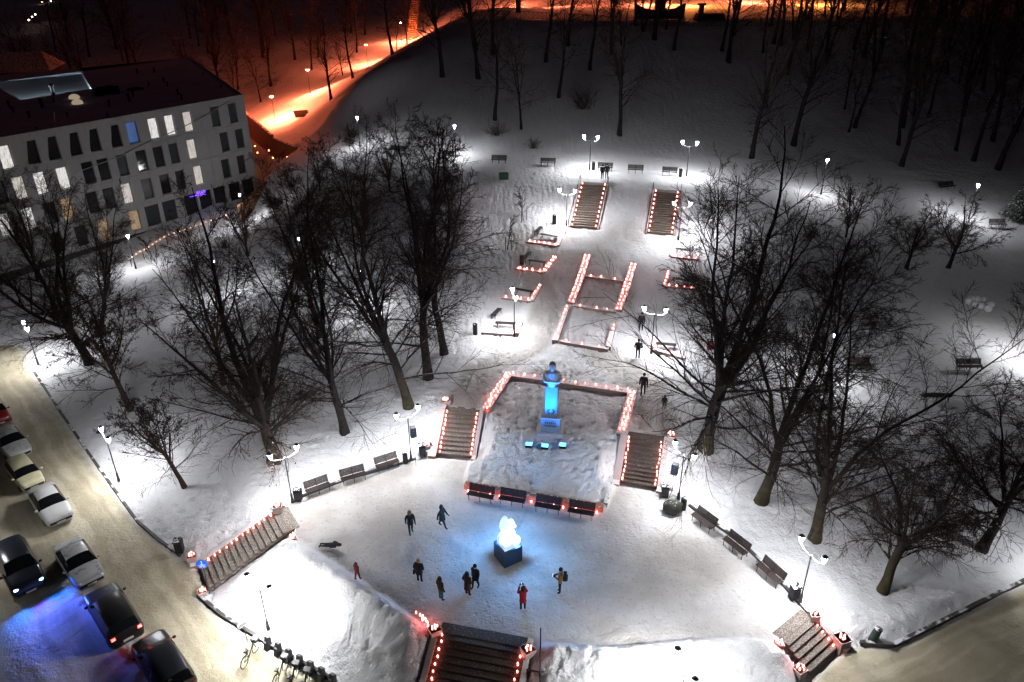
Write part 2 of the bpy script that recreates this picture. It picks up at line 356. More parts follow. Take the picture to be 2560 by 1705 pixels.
class MB:
    """collects simple shapes into one mesh"""
    def __init__(s): s.v = []; s.f = []; s.m = []; s.mi = 0
    def add(s, V, Fs):
        o = len(s.v); s.v += [tuple(float(c) for c in v) for v in V]
        for f in Fs: s.f.append(tuple(i+o for i in f)); s.m.append(s.mi)
        return s
    def box(s, c, d, rz=0.0, taper=1.0, M=None):
        x, y, z = d[0]/2, d[1]/2, d[2]/2; ca, sa = math.cos(rz), math.sin(rz); V = []
        for dz, t in ((-z, 1), (z, taper)):
            for dx, dy in ((-x,-y),(x,-y),(x,y),(-x,y)):
                a, b2 = dx*t, dy*t; V.append(Vector((c[0]+a*ca-b2*sa, c[1]+a*sa+b2*ca, c[2]+dz)))
        if M is not None: V = [M @ v for v in V]
        return s.add(V, [(3,2,1,0),(4,5,6,7),(0,1,5,4),(1,2,6,5),(2,3,7,6),(3,0,4,7)])
    def prism(s, pts, z0, z1):
        n = len(pts); V = [(p[0], p[1], z0) for p in pts]+[(p[0], p[1], z1) for p in pts]
        a = sum(pts[i][0]*pts[(i+1) % n][1]-pts[(i+1) % n][0]*pts[i][1] for i in range(n))
        Fs = [tuple(range(n))[::-1], tuple(range(n, 2*n))]+[(i, (i+1) % n, n+(i+1) % n, n+i) for i in range(n)]
        if a < 0: Fs = [f[::-1] for f in Fs]
        return s.add(V, Fs)
    def tube(s, pts, rad, sides=6, caps=True):
        pts = [Vector(tuple(map(float, p))) for p in pts]; n = len(pts)
        if not hasattr(rad, '__len__'): rad = [rad]*n
        V = []; Fs = []; ref = None
        for i, p in enumerate(pts):
            t = (pts[min(i+1, n-1)]-pts[max(i-1, 0)])
            t = t.normalized() if t.length > 1e-9 else Vector((0,0,1))
            if ref is None: ref = Vector((1,0,0)) if abs(t.x) < .8 else Vector((0,1,0))
            a = ref-t*ref.dot(t); a.normalize(); ref = a; b2 = t.cross(a)
            for k in range(sides):
                an = 2*math.pi*k/sides; V.append(p+(a*math.cos(an)+b2*math.sin(an))*rad[i])
        for i in range(n-1):
            for k in range(sides):
                q = (k+1) % sides; Fs.append((i*sides+k, i*sides+q, (i+1)*sides+q, (i+1)*sides+k))
        if caps: Fs += [tuple(range(sides))[::-1], tuple(range((n-1)*sides, n*sides))]
        return s.add(V, Fs)
    def lathe(s, prof, c=(0,0,0), sides=12, rz=0.0):
        V = []; Fs = []; n = len(prof)
        for r, z in prof:
            for k in range(sides):
                a = 2*math.pi*k/sides+rz; V.append((c[0]+r*math.cos(a), c[1]+r*math.sin(a), c[2]+z))
        for i in range(n-1):
            for k in range(sides):
                q = (k+1) % sides; Fs.append((i*sides+k, i*sides+q, (i+1)*sides+q, (i+1)*sides+k))
        Fs += [tuple(range(sides))[::-1], tuple(range((n-1)*sides, n*sides))]
        return s.add(V, Fs)
    def ball(s, c, r, seg=10, rings=6, M=None):
        V = []; Fs = []; rr = r if hasattr(r, '__len__') else (r, r, r)
        for i in range(1, rings):
            th = math.pi*i/rings
            for k in range(seg):
                a = 2*math.pi*k/seg; V.append(Vector((c[0]+rr[0]*math.sin(th)*math.cos(a), c[1]+rr[1]*math.sin(th)*math.sin(a), c[2]-rr[2]*math.cos(th))))
        V += [Vector((c[0], c[1], c[2]-rr[2])), Vector((c[0], c[1], c[2]+rr[2]))]; nb = (rings-1)*seg
        for i in range(rings-2):
            for k in range(seg):
                q = (k+1) % seg; Fs.append((i*seg+k, i*seg+q, (i+1)*seg+q, (i+1)*seg+k))
        for k in range(seg):
            q = (k+1) % seg; Fs.append((nb, q, k)); Fs.append((nb+1, (rings-2)*seg+k, (rings-2)*seg+q))
        if M is not None: V = [M @ v for v in V]
        return s.add(V, Fs)
    def mesh(s, name, mats, smooth=False):
        me = bpy.data.meshes.new(name); me.from_pydata(s.v, [], s.f)
        mats = mats if isinstance(mats, (list, tuple)) else [mats]
        for q in mats: me.materials.append(q)
        if len(mats) > 1: me.polygons.foreach_set('material_index', s.m)
        if smooth: me.polygons.foreach_set('use_smooth', [True]*len(s.f))
        me.update(); return me
    def build(s, name, mats, parent=None, smooth=False, loc=None, rz=0.0):
        o = bpy.data.objects.new(name, s.mesh(name, mats, smooth))
        if loc is not None: o.location = tuple(float(v) for v in loc)
        o.rotation_euler[2] = rz
        return link(o, parent)
def copy_tree(o, parent=None):
    c = o.copy(); COL.objects.link(c); c.parent = parent
    for ch in list(o.children): copy_tree(ch, c)
    return c
def h1(x, y): return float(hgt(np.array([x]), np.array([y]))[0])

# ------------------------------------------------------------------ numpy noise
_rs = np.random.RandomState(7); _PERM = _rs.rand(256, 256)
def vnoise(x, y, sc, off=0):
    x = x*sc+off*17.3; y = y*sc+off*9.1; xi = np.floor(x).astype(int); yi = np.floor(y).astype(int); fx = x-xi; fy = y-yi
    fx = fx*fx*(3-2*fx); fy = fy*fy*(3-2*fy)
    g = lambda a, b: _PERM[a % 256, b % 256]
    return (g(xi,yi)*(1-fx)+g(xi+1,yi)*fx)*(1-fy)+(g(xi,yi+1)*(1-fx)+g(xi+1,yi+1)*fx)*fy-.5

# ------------------------------------------------------------------ terrain mesh
SNOW_G = snow_ground_mat()
def cell_dents(x, y, cell, rad, dens, seed):
    """elliptical footprints scattered one per cell"""
    out = np.zeros_like(x); ci = np.floor(x/cell).astype(int); cj = np.floor(y/cell).astype(int); R = np.random.RandomState(seed).rand(4, 128, 128)
    for di in (-1, 0, 1):
        for dj in (-1, 0, 1):
            a = (ci+di) % 128; b_ = (cj+dj) % 128
            cx_ = (ci+di+.15+.7*R[0][a, b_])*cell; cy_ = (cj+dj+.15+.7*R[1][a, b_])*cell; an = R[2][a, b_]*math.pi
            ux = (x-cx_)*np.cos(an)+(y-cy_)*np.sin(an); uy = -(x-cx_)*np.sin(an)+(y-cy_)*np.cos(an)
            q = (ux/(rad*1.7))**2+(uy/rad)**2
            out = np.minimum(out, np.where(R[3][a, b_] < dens, -np.exp(-q*1.6)+.35*np.exp(-(q-1.7)**2*2), 0))
    return out
def spaced(segs):
    out = []
    for a, b, st in segs: out.append(np.arange(a, b, st))
    o = np.unique(np.concatenate(out)); return o[np.append(True, np.diff(o) > .04)]
gx = spaced([(-420,-120,12),(-120,-60,3),(-60,-30,.8),(-30,-5,.2),(-5,9.6,.11),(9.6,26,.2),(26,62,.7),(62,130,2.5),(130,430,12)])
gy = spaced([(4,20,.5),(20,24,.2),(24,29.5,.13),(29.5,36.6,.2),(36.6,52.4,.11),(52.4,56,.2),(56,100,.4),(100,175,.8),(175,260,4),(260,900,20)])
GX, GY = np.meshgrid(gx, gy)
GZ = hgt(GX, GY)
dL, dR, dP = sdist(STREET_L, GX, GY), sdist(STREET_R, GX, GY), sdist(PLAZA, GX, GY)
dB = sdist(BED, GX, GY); dML, dMR = sdist(MOUND_L, GX, GY), sdist(MOUND_R, GX, GY)
street = np.maximum(1-sstep(-.5, .35, dL), 1-sstep(-.5, .35, dR))
inst = np.zeros_like(GX, bool)
for s_ in STAIRS.values(): inst |= sdist(s_.poly, GX, GY) < .5
lump = np.maximum(1-sstep(-.8, .1, dML), 1-sstep(-.8, .1, dMR))
smooth_patch = 1-sstep(.35, .75, vnoise(GX, GY, .22, 3)+.5)
n1 = vnoise(GX, GY, 2.2, 1)+.6*vnoise(GX, GY, 4.6, 2); n2 = np.abs(vnoise(GX, GY, 1.3, 5))+.5*np.abs(vnoise(GX, GY, 2.9, 6))
rightpart = sstep(-12, -5, GX)
n3 = np.abs(vnoise(GX, GY, 3.4, 21))+.6*np.abs(vnoise(GX, GY, 6.1, 22))-.35
edge = np.exp(-((dP-.7)/.9)**2)
GZ = GZ+lump*(.30*n3*np.maximum(rightpart*(1-sstep(3.5, 6.5, GX)), edge)+.42*n1*(.2+.8*np.maximum(.25*smooth_patch+.75*rightpart*(1-sstep(3.5, 6.5, GX)), edge))+.45*n2*np.maximum(rightpart*(1-sstep(3.5, 6.5, GX)), .7*edge))*.58
inbed = 1-sstep(-.5, -.1, dB)
bs_ = (GX-bFL[0])*_bn[0]+(GY-bFL[1])*_bn[1]
GZ = GZ+inbed*(.05*n1+(.10*n1+.14*n3)*(1-sstep(2.2, 5.5, bs_))*sstep(-.1, .3, vnoise(GX, GY, .5, 14)+.15)+.035*n3+.14*vnoise(GX, GY, .9, 8)+.14*cell_dents(GX, GY, .75, .17, .7, 3)+.10*cell_dents(GX, GY, .5, .11, .6, 4))
park = (1-street)*(1-lump)*(1-inbed)*sstep(.2, 1.2, dP)
GZ = GZ+park*(.09*n1+.16*vnoise(GX, GY, .5, 4)+.22*cell_dents(GX, GY, .62, .14, .6, 5)+.25*vnoise(GX, GY, .12, 9))
plz = 1-sstep(-.2, .3, dP)
GZ = GZ+plz*(.012*n1)
GZ = GZ+street*.02*n1
# ridges of ploughed snow along the left street
def seg_d(a, b):
    a, b = np.array(a), np.array(b); e = b-a; t = np.clip(((GX-a[0])*e[0]+(GY-a[1])*e[1])/(e@e), 0, 1)
    return np.hypot(GX-a[0]-t*e[0], GY-a[1]-t*e[1])
WR = [(P2((176,1462),-2), P2((560,1900),-2)), (P2((-60,1490),-2), P2((230,1830),-2))]
wr = np.zeros_like(GX)
for a_, b_, f_ in ((WR[0][0], WR[0][1], 1.0), (WR[1][0], WR[1][1], .3)): wr = np.maximum(wr, f_*np.exp(-(seg_d(a_, b_)/.55)**2))
GZ = GZ+wr*(.22+.3*np.abs(n1))
# kerb-side bank along the right street
bank = np.exp(-((dR-.9)/.7)**2)*(GY > 27)
GZ = GZ+bank*(.15+.25*np.abs(n1))
GZ = np.where(inst, np.minimum(GZ, hgt(GX, GY)), GZ)
# colour masks: trodden paths
dirt = np.zeros_like(GX)
def path_mask(pts, wid, amt, zs=None):
    global dirt
    W_ = at(pts)
    for i in range(len(W_)-1):
        dirt = np.maximum(dirt, amt*(1-sstep(wid*.5, wid*1.1, seg_d(W_[i][:2], W_[i+1][:2]))))
path_mask([(1290,590),(1330,680),(1370,760),(1330,860),(1200,930),(1165,1010)], 1.7, .75)
path_mask([(1310,600),(1440,690),(1500,740)], 3.6, .45)
path_mask([(1400,650),(1500,640)], 2.5, .6); path_mask([(1480,600),(1570,590)], 3.0, .5)
path_mask([(1500,880),(1620,960),(1640,1060)], 1.8, .75)
path_mask([(1150,1150),(1050,1300),(900,1400)], 2.2, .18)
dirt = np.maximum(dirt, plz*(.58+.4*sstep(-.1, .35, vnoise(GX, GY, .18, 11))))
dirt = np.maximum(dirt, plz*.7*(1-sstep(1.0, 4.0, seg_d(P2((1150,1590),0), P2((1260,1600),0)))))
dirt = np.maximum(dirt, plz*.8*(1-sstep(.06, .16, seg_d(P2(px('X',900,600),0), P2(px('X',1120,60),0)))))
dirt = dirt*(1-inst)
street = street*(1-.85*np.clip(wr*1.3, 0, 1))
nyv, nxv = GX.shape
V = np.stack([GX, GY, GZ], -1).reshape(-1, 3)
idx = np.arange(nyv*nxv).reshape(nyv, nxv)
Fq = np.stack([idx[:-1,:-1], idx[:-1,1:], idx[1:,1:], idx[1:,:-1]], -1).reshape(-1, 4)
me = mesh_np('ground', V, Fq, True)
for nm, arr in (('dirt', dirt), ('street', street), ('right_street', (GX > 10)*1.0)):
    a_ = me.attributes.new(nm, 'FLOAT', 'POINT'); a_.data.foreach_set('value', arr.astype(np.float32).ravel())
me.materials.append(SNOW_G)
ground = link(bpy.data.objects.new('ground', me)); tag(ground, 'snow covered park ground with trodden paths, slopes and slushy streets', kind='structure')
print('terrain', V.shape)

# ------------------------------------------------------------------ kerbs, walls, staircases
STONE = snowy_mat('stone_wall', (.20,.17,.15), amount=.75, zmin=.75)
GRANITE = snowy_mat('granite_kerb', (.075,.068,.066), amount=.42, zmin=.8, scale=1.3)
CHEEK = snowy_mat('red_granite_cheek', (.36,.17,.11), amount=.95, zmin=.8, scale=3)
TREAD = snowy_mat('gritty_tread', (.13,.10,.08), amount=.5, zmin=.8, scale=16, snow=(.30,.27,.24))
TREAD_D = snowy_mat('wet_dark_tread', (.075,.055,.045), amount=.3, zmin=.8, scale=16, snow=(.30,.26,.24))
RISER_D = mat('dark_riser', (.05,.04,.035), .8, var=.3)
def kerb(name, pts, zs, w_, h_, label, mt=GRANITE, cat='kerb', group=None, off=0.0):
    """a kerb or low wall of stones following a line of photo pixels"""
    P = [onz(p, z) if z is not None else at(p) for p, z in zip(pts, zs)]
    root = empty(name, (P[0][0], P[0][1], P[0][2]), 0, label, cat, group)
    for a, b in zip(P[:-1], P[1:]):
        d = (b-a)[:2]; L = np.linalg.norm(d); n = max(1, int(round(L/1.6))); an = math.atan2(d[1], d[0])
        for i in range(n):
            c = a+(b-a)*((i+.5)/n); sl = (b-a)[2]/max(L, .01)
            q = MB().box((0,0,h_/2-.35), (L/n-.012, w_*random.uniform(.97,1.03), h_+.7)).build('kerb_stone', mt, root)
            q.location = (c[0]-P[0][0], c[1]-P[0][1], c[2]-P[0][2]+.05+random.uniform(-.008,.008)); q.rotation_euler = (0, -math.atan(sl), an)
    return root
random.seed(3)
kerb('park_kerb', [px('D',230,1000),px('D',420,1290),px('D',610,1568),(344,1306),(395,1350),(452,1392)], [-2]*6, .16, .14, 'dark stone kerb between the slushy street and the snowy park beside the parked cars')
kerb('mound_kerb', [(497,1492),(553,1540),(611,1576),(707,1634),(822,1698),(880,1735)], [-2]*6, .2, .2, 'dark stone kerb along the foot of the bright snow mound by the bicycles')
kerb('street_kerb', [(2149,1612),(2232,1618),(2560,1456),(2700,1390)], [-.85]*4, .2, .22, 'dark stone kerb along the street under the drooping tree')
kerb('bench_kerb', [(1722,1266),(1850,1356),(1930,1433),(2000,1512),(2020,1535)], [0]*5, .16, .14, 'low stone kerb behind the benches by the lamp over the corner steps')
kerb('bench_kerb', [(745,1248),(870,1199),(1000,1162),(1040,1150)], [0]*4, .16, .14, 'low stone kerb behind the three benches beside the street stairs')

def build_stair(s, name, label, tread_mt, candle_side=True, cheekL=.38, cheekR=.38, chh=.16, ext=.5, cheek_mt=None, rail=False):
    o = np.array([s.bm[0], s.bm[1], s.zb]); rz = math.atan2(s.wv[1], s.wv[0])
    flip = 1 if (-s.wv[1]*s.nrm[0]+s.wv[0]*s.nrm[1]) > 0 else -1
    root = empty(name, o, rz, label, 'staircase')
    st = s.run/s.n; rs = (s.zt-s.zb)/s.n
    for i in range(s.n):
        mb = MB(); mb.mi = 0
        mb.box((0, flip*(i+.5)*st+flip*.0, rs*(i+.5)+.0-.03), (s.width-.02, st-.004, rs+.06))
        mb.mi = 1
        mb.box((0, flip*(i*st+.012), rs*(i+1)-.022), (s.width-.03, .05, .036))
        mb.build('step', [tread_mt, RISER_D], root)
    MB().box((0, flip*(s.run+.33), s.zt-s.zb-.12), (s.width-.02, .66, .32)).build('landing', tread_mt, root)
    cm = cheek_mt or CHEEK
    for sx, cw_ in ((-1, cheekL), (1, cheekR)):
        if cw_ <= 0: continue
        x0 = sx*(s.width/2+cw_/2); n = 10
        V = []; Fs = []
        ys = [-ext]+[s.run*k/n for k in range(n+1)]+[s.run+ext]
        zs = [chh]+[rs*s.n*k/n+chh+.06*0 for k in range(n+1)]+[s.zt-s.zb+chh]
        for y_, z_ in zip(ys, zs):
            for dx in (-cw_/2, cw_/2):
                V.append((x0+dx, flip*y_, z_)); V.append((x0+dx, flip*y_, z_-1.1))
        for k in range(len(ys)-1):
            a = 4*k; b = a+4
            Fs += [(a, a+2, b+2, b), (a+1, b+1, b+3, a+3), (a, b, b+1, a+1), (a+2, a+3, b+3, b+2)]
        Fs += [(0,1,3,2), (len(V)-4, len(V)-2, len(V)-1, len(V)-3)]
        if flip > 0: Fs = [f[::-1] for f in Fs]
        mb = MB().add(V, Fs); cw_o = mb.build('side_wall', cm, root)
    if rail:
        for sx in (-1, 1):
            mb = MB(); x0 = sx*(s.width/2+.12)
            z0, z1 = .92, s.zt-s.zb+.92
            mb.tube([(x0, -flip*.2, .15), (x0, -flip*.2, z0), (x0, 0, z0+.05), (x0, flip*s.run, z1), (x0, flip*(s.run+.3), z1), (x0, flip*(s.run+.3), s.zt-s.zb)], .028, 6)
            for k in range(1, 5):
                y_ = flip*s.run*k/5; zz = (s.zt-s.zb)*k/5
                mb.tube([(x0, y_, zz), (x0, y_, zz+.94)], .02, 5)
            mb.build('handrail', mat('rail_black', (.02,.02,.022), .5), root)
    return root
build_stair(STAIRS['street'], 'street_staircase', 'stone staircase with red candle lit side wall climbing from street past blue sign', TREAD, cheekL=.42, cheekR=0)
build_stair(STAIRS['front'], 'front_staircase', 'wide dark wet staircase edged by candles between the two snow mounds', TREAD_D, cheekL=.3, cheekR=.3, chh=.22)
build_stair(STAIRS['corner'], 'corner_staircase', 'short stone steps with red side wall down to the street corner', TREAD, cheekL=.0, cheekR=.36)
build_stair(STAIRS['statue_left'], 'statue_staircase', 'stone staircase with a wide red side wall beside the speaker tripod and blue statue bed', TREAD, cheekL=.5, cheekR=.3, chh=.25)
build_stair(STAIRS['statue_right'], 'statue_staircase', 'dark stone staircase beside the statue bed leading to the dark wrapped boulder', TREAD_D, cheekL=.5, cheekR=.36, chh=.2)
build_stair(STAIRS['upper_left'], 'promenade_staircase', 'long candle lit staircase up to the embracing couple on the promenade', TREAD, cheekL=.16, cheekR=.16, chh=.1, ext=.2, rail=True)
build_stair(STAIRS['upper_right'], 'promenade_staircase', 'long candle lit staircase up to the promenade behind bare branches', TREAD, cheekL=.16, cheekR=.16, chh=.1, ext=.2, rail=True)

def low_wall(name, A, B, w_, ztop, depth, label, mt=STONE, cat='wall', stone=1.3, cap=True):
    A = np.array(A); B = np.array(B); d = B-A; L = np.linalg.norm(d[:2]); an = math.atan2(d[1], d[0])
    root = empty(name, (A[0], A[1], ztop-depth), an, label, cat)
    n = max(1, int(round(L/stone))); q = L/n
    for i in range(n):
        MB().box((q*(i+.5), 0, (depth-.12)/2), (q-.015, w_, depth-.12)).build('wall_stone', mt, root)
        MB().box((q*(i+.5), 0, depth-.06), (q-.01, w_+.08, .118)).build('cap_stone', mt, root)
    return root
WOODY = snowy_mat('coping_red', (.34,.15,.10), amount=.35, zmin=.8)
low_wall('statue_bed_wall', bFL-np.append(_bn*.16,0), bFR-np.append(_bn*.16,0), .34, BED_Z0+.10, .9, 'long low front wall of the statue bed behind four dark benches', WOODY)
low_wall('statue_bed_wall', (bFR[0]+.12, bFR[1]+.1), STAIRS['statue_right'].poly[0]+np.array([-.55,.3]), .2, .42, .9, 'plain snowy side wall of the statue bed next to the dark stairs', STONE)
for a_, b_, lab in ((cBL, cTL, 'low stone curb with double candle row along the statue bed near the speaker tripod'), (cTL, cTR, 'low stone curb with single candle row behind the blue statue'),
                    (cTR, cBR, 'low stone curb with candles along the statue bed near the dark stairs')):
    d_ = (b_-a_)/np.linalg.norm(b_-a_)
    low_wall('statue_bed_curb', a_-d_*(.3 if lab.startswith('low stone curb with single') else -.36), b_-d_*.0+d_*(.3 if 'single' in lab else -.36 if 'double' in lab else .3), .62, 1.84, .8, lab, STONE)
# ------------------------------------------------------------------ lamps
POLE = snowy_mat('lamp_pole_paint', (.022,.024,.028), rough=.45, amount=.2, zmin=.85, bump=0, spec=.5)
ARM = snowy_mat('lamp_arm_snowy', (.03,.03,.035), amount=.9, zmin=.35, bump=0, scale=3)
CAPM = mat('lantern_cap', (.02,.02,.024), .5)
GLASS_W = emat('lantern_glass_white', (.93,.95,1.0), LAMP)
GLASS_S = emat('lantern_glass_strong', (.97,.98,.96), LAMP*1.3)
GLASS_D = emat('lantern_glass_dim', (.93,.94,1.0), LAMP*.5)
GLASS_O = emat('sodium_glass', (1.0,.185,.08), SODIUM)
GLASS_Y = emat('sodium_glass_amber', (1.0,.30,.05), SODIUM*.8)
_LM = {}
def lamp_meshes():
    mb = MB(); mb.lathe([(.11,0),(.10,.35),(.085,.40),(.085,.75),(.06,.82),(.045,1.0),(.04,3.75),(.034,3.8)], sides=8); _LM['pole'] = mb.mesh('pole', POLE)
    mb = MB(); pts = []
    for i in range(13):
        t = -1+2*i/12; pts.append((t*.84, 0, .05+.22*t*t))
    mb.tube(pts, .019, 5); mb.tube([(-.84,0,.27),(-.84,0,.36)], .03, 6); mb.tube([(.84,0,.27),(.84,0,.36)], .03, 6); mb.tube([(0,0,-.1),(0,0,.14)], .05, 6)
    _LM['arm'] = mb.mesh('arm', ARM)
    _LM['cap'] = MB().lathe([(.20,.445),(.215,.46),(.20,.50),(.12,.57),(.04,.60),(.05,.64),(.015,.68)], sides=10).mesh('cap', CAPM)
    _LM['collar'] = MB().lathe([(.05,-.02),(.09,.01),(.09,.03)], sides=8).mesh('collar', CAPM)
    for k, mt in (('glass', GLASS_W), ('glass_strong', GLASS_S), ('glass_dim', GLASS_D)):
        _LM[k] = MB().lathe([(.085,.03),(.105,.06),(.195,.43),(.19,.444)], sides=10).mesh('lantern_glass', mt)
    _LM['s_pole'] = MB().lathe([(.07,0),(.06,.6),(.045,.65),(.035,4.4),(.03,4.5)], sides=7).mesh('pole', POLE)
    _LM['s_cap'] = MB().lathe([(.27,.117),(.28,.15),(.2,.24),(.05,.28)], sides=10).mesh('cap', CAPM)
    _LM['s_glass'] = MB().lathe([(.05,-.05),(.17,-.02),(.235,.06),(.24,.115)], sides=10).mesh('lantern_glass', GLASS_O)
    _LM['s_glass_y'] = MB().lathe([(.05,-.01),(.17,.02),(.235,.10),(.24,.115)], sides=10).mesh('lantern_glass', GLASS_Y)
lamp_meshes()
_LD = {}
for k_, f_ in (('glass', 1.0), ('glass_strong', 1.9), ('glass_dim', .45)):
    ld_ = bpy.data.lights.new('light_module', 'AREA'); ld_.shape = 'DISK'; ld_.size = .2; ld_.energy = LAMP_W*f_; ld_.color = (.95,.97,1.0); _LD[k_] = ld_
def part(name, key, parent, loc=(0,0,0), sc=None):
    o = bpy.data.objects.new(name, _LM[key]); o.location = loc
    if sc: o.scale = sc
    return link(o, parent)
def lantern(root, loc, glass):
    ln = bpy.data.objects.new('lantern', _LM['collar']); ln.location = loc; ln.scale = (.78,.78,.8); link(ln, root)
    part('cap', 'cap', ln); part('glass', glass, ln)
    o = bpy.data.objects.new('light_module', _LD[glass]); o.location = (.09*(1 if loc[0] > 0 else -1) if loc[0] else 0, -.16, .06); link(o, ln)
def lamp(p, kind, label, ang=0.0, glass='glass', h=1.0, base=None, group=None):
    b = at(p) if base is None else np.array(base)
    r = empty('street_lamp' if kind.startswith('so') else 'park_lamp', b, ang, label, 'street lamp', group)
    if kind == 'double':
        h *= .9
        part('pole', 'pole', r, sc=(1,1,h)); zt = 3.8*h
        part('arm', 'arm', r, (0,0,zt))
        for sx in (-.84, .84): lantern(r, (sx,0,zt+.37), glass)
    elif kind == 'single':
        part('pole', 'pole', r, sc=(1,1,h)); lantern(r, (0,0,3.8*h), glass)
    else:
        part('pole', 's_pole', r, sc=(1,1,h)); ln = bpy.data.objects.new('lantern', _LM['collar']); ln.location = (0,0,4.5*h); link(ln, r)
        part('cap', 's_cap', ln); part('glass', 's_glass' if kind == 'sodium' else 's_glass_y', ln)
    return r
def ang_px(a, b, z=4.0):
    A, B = onz(a, z), onz(b, z); return math.atan2(B[1]-A[1], B[0]-A[0])
lamp(px('L',618,525), 'double', 'twin lantern lamp on the park edge opposite the parked cream car', ang_px(px('L',540,305), px('L',567,345)), 'glass')
lamp(px('R',350,765), 'double', 'twin lantern lamp beside the bin at the head of the street stairs', ang_px(px('R',90,200), px('R',345,110)))
lamp(px('R',1805,245), 'double', 'twin lantern lamp with loudspeakers beside the tripod', ang_px(px('E',380,1300), px('E',505,1250)))
lamp(px('S',495,1425), 'double', 'twin lantern lamp beside the dark wrapped boulder', ang_px(px('S',483,965), px('S',632,1070)))
lamp(px('I',815,1040), 'double', 'twin lantern lamp between the last bench and the corner steps', ang_px(px('I',848,620), px('I',973,735)))
lamp(px('N',718,1160), 'double', 'twin lantern lamp standing on the glaring snow mound by the bicycles', ang_px(px('N',590,785), px('N',700,845)), 'glass_strong', h=.86)
lamp(None, 'double', 'twin lantern lamp on the snow mound below the wide plaza', ang_px(px('T',1325,395), px('T',1412,545)), 'glass_strong', h=.9, base=(lambda q: (q[0], q[1], h1(q[0], q[1])))(onz((1690,1830), -1.6)))
lamp(px('E',1178,758), 'double', 'twin lantern lamp between the bin and the candle lit garden benches', ang_px((1280,720),(1290,745)))
lamp(px('M',1117,1525), 'double', 'twin lantern lamp beside a red candle column and the standing person', ang_px(px('M',1083,1235), px('M',1200,1245)))
lamp(px('M',563,690), 'double', 'twin lantern lamp at the foot of the long stairs beside a bin', ang_px(px('M',527,450), px('M',613,455)))
lamp(px('M',715,325), 'double', 'twin lantern lamp on the promenade between bin and benches at the hill foot', ang_px(px('M',684,100), px('M',763,105)))
lamp((1716,440), 'double', 'twin lantern lamp on the promenade behind bare branches and a bin', ang_px(px('M',1320,148), px('M',1405,152)))
lamp((1696,600), 'double', 'twin lantern lamp at the foot of the stairs behind bare branches', ang_px(px('M',1255,520), px('M',1348,525)))
lamp((900,369), 'single', 'single lantern lamp on the promenade end near the red lit road')
lamp((1139,394), 'single', 'single lantern lamp on the promenade among the tree tops')
lamp((2052,487), 'single', 'single lantern lamp on the path below the dark wooded hill')
lamp((2421,548), 'single', 'single lantern lamp near the snowy spruce')
lamp((2064,952), 'single', 'single lantern lamp behind the bare trees by the lawn benches')
lamp(px('D',260,952), 'double', 'twin lantern lamp at the kerb under the wide forked tree', ang_px(px('D',172,745), px('D',197,785)), 'glass')
lamp((551,745), 'single', 'single lantern lamp on the lawn behind the many stemmed tree', 0, 'glass')
lamp((908,784), 'single', 'single lantern lamp behind the row of tall tree trunks')
lamp((612,562), 'single', 'single lantern lamp in front of the building ground floor windows')
lamp((340,672), 'single', 'single lantern lamp by the building terrace behind branches')
lamp((2588,900), 'single', 'single lantern lamp on the lawn past the long bench', 0, 'glass_strong')
lamp((2660,1450), 'single', 'single lantern lamp by the street kerb past the leaning tree', 0, 'glass')
lamp((760,690), 'single', 'single lantern lamp among the dense tree trunks on the lawn', 0, 'glass_dim')
lamp((-40,1420), 'single', 'single lantern lamp on the far pavement of the slushy street', 0, 'glass_dim')
# sodium lamps of the road behind the hill and of the hilltop
for p, lab in (((688,304), 'sodium lamp beside the road steps nearest the building roof'), ((776,235), 'sodium lamp under the dark trees beside the road'),
               ((919,163), 'sodium lamp behind the shoulder of the hill'), ((1004,104), 'sodium lamp beside the tall wooden stair tower')):
    lamp(p, 'sodium', lab)
for i, (x, y) in enumerate([(8,176),(30,172),(52,178),(-2,205),(24,210)]):
    lamp(None, 'sodium', 'sodium lamp standing on the hilltop beyond the fence', base=(x, y, h1(x, y)), group='sodium lamps on the hilltop')
for x, y in [(36,168),(63,170)]:
    lamp(None, 'sodium_amber', 'amber sodium lamp standing on the hilltop beyond the fence', base=(x, y, h1(x, y)), group='amber lamps on the hilltop')

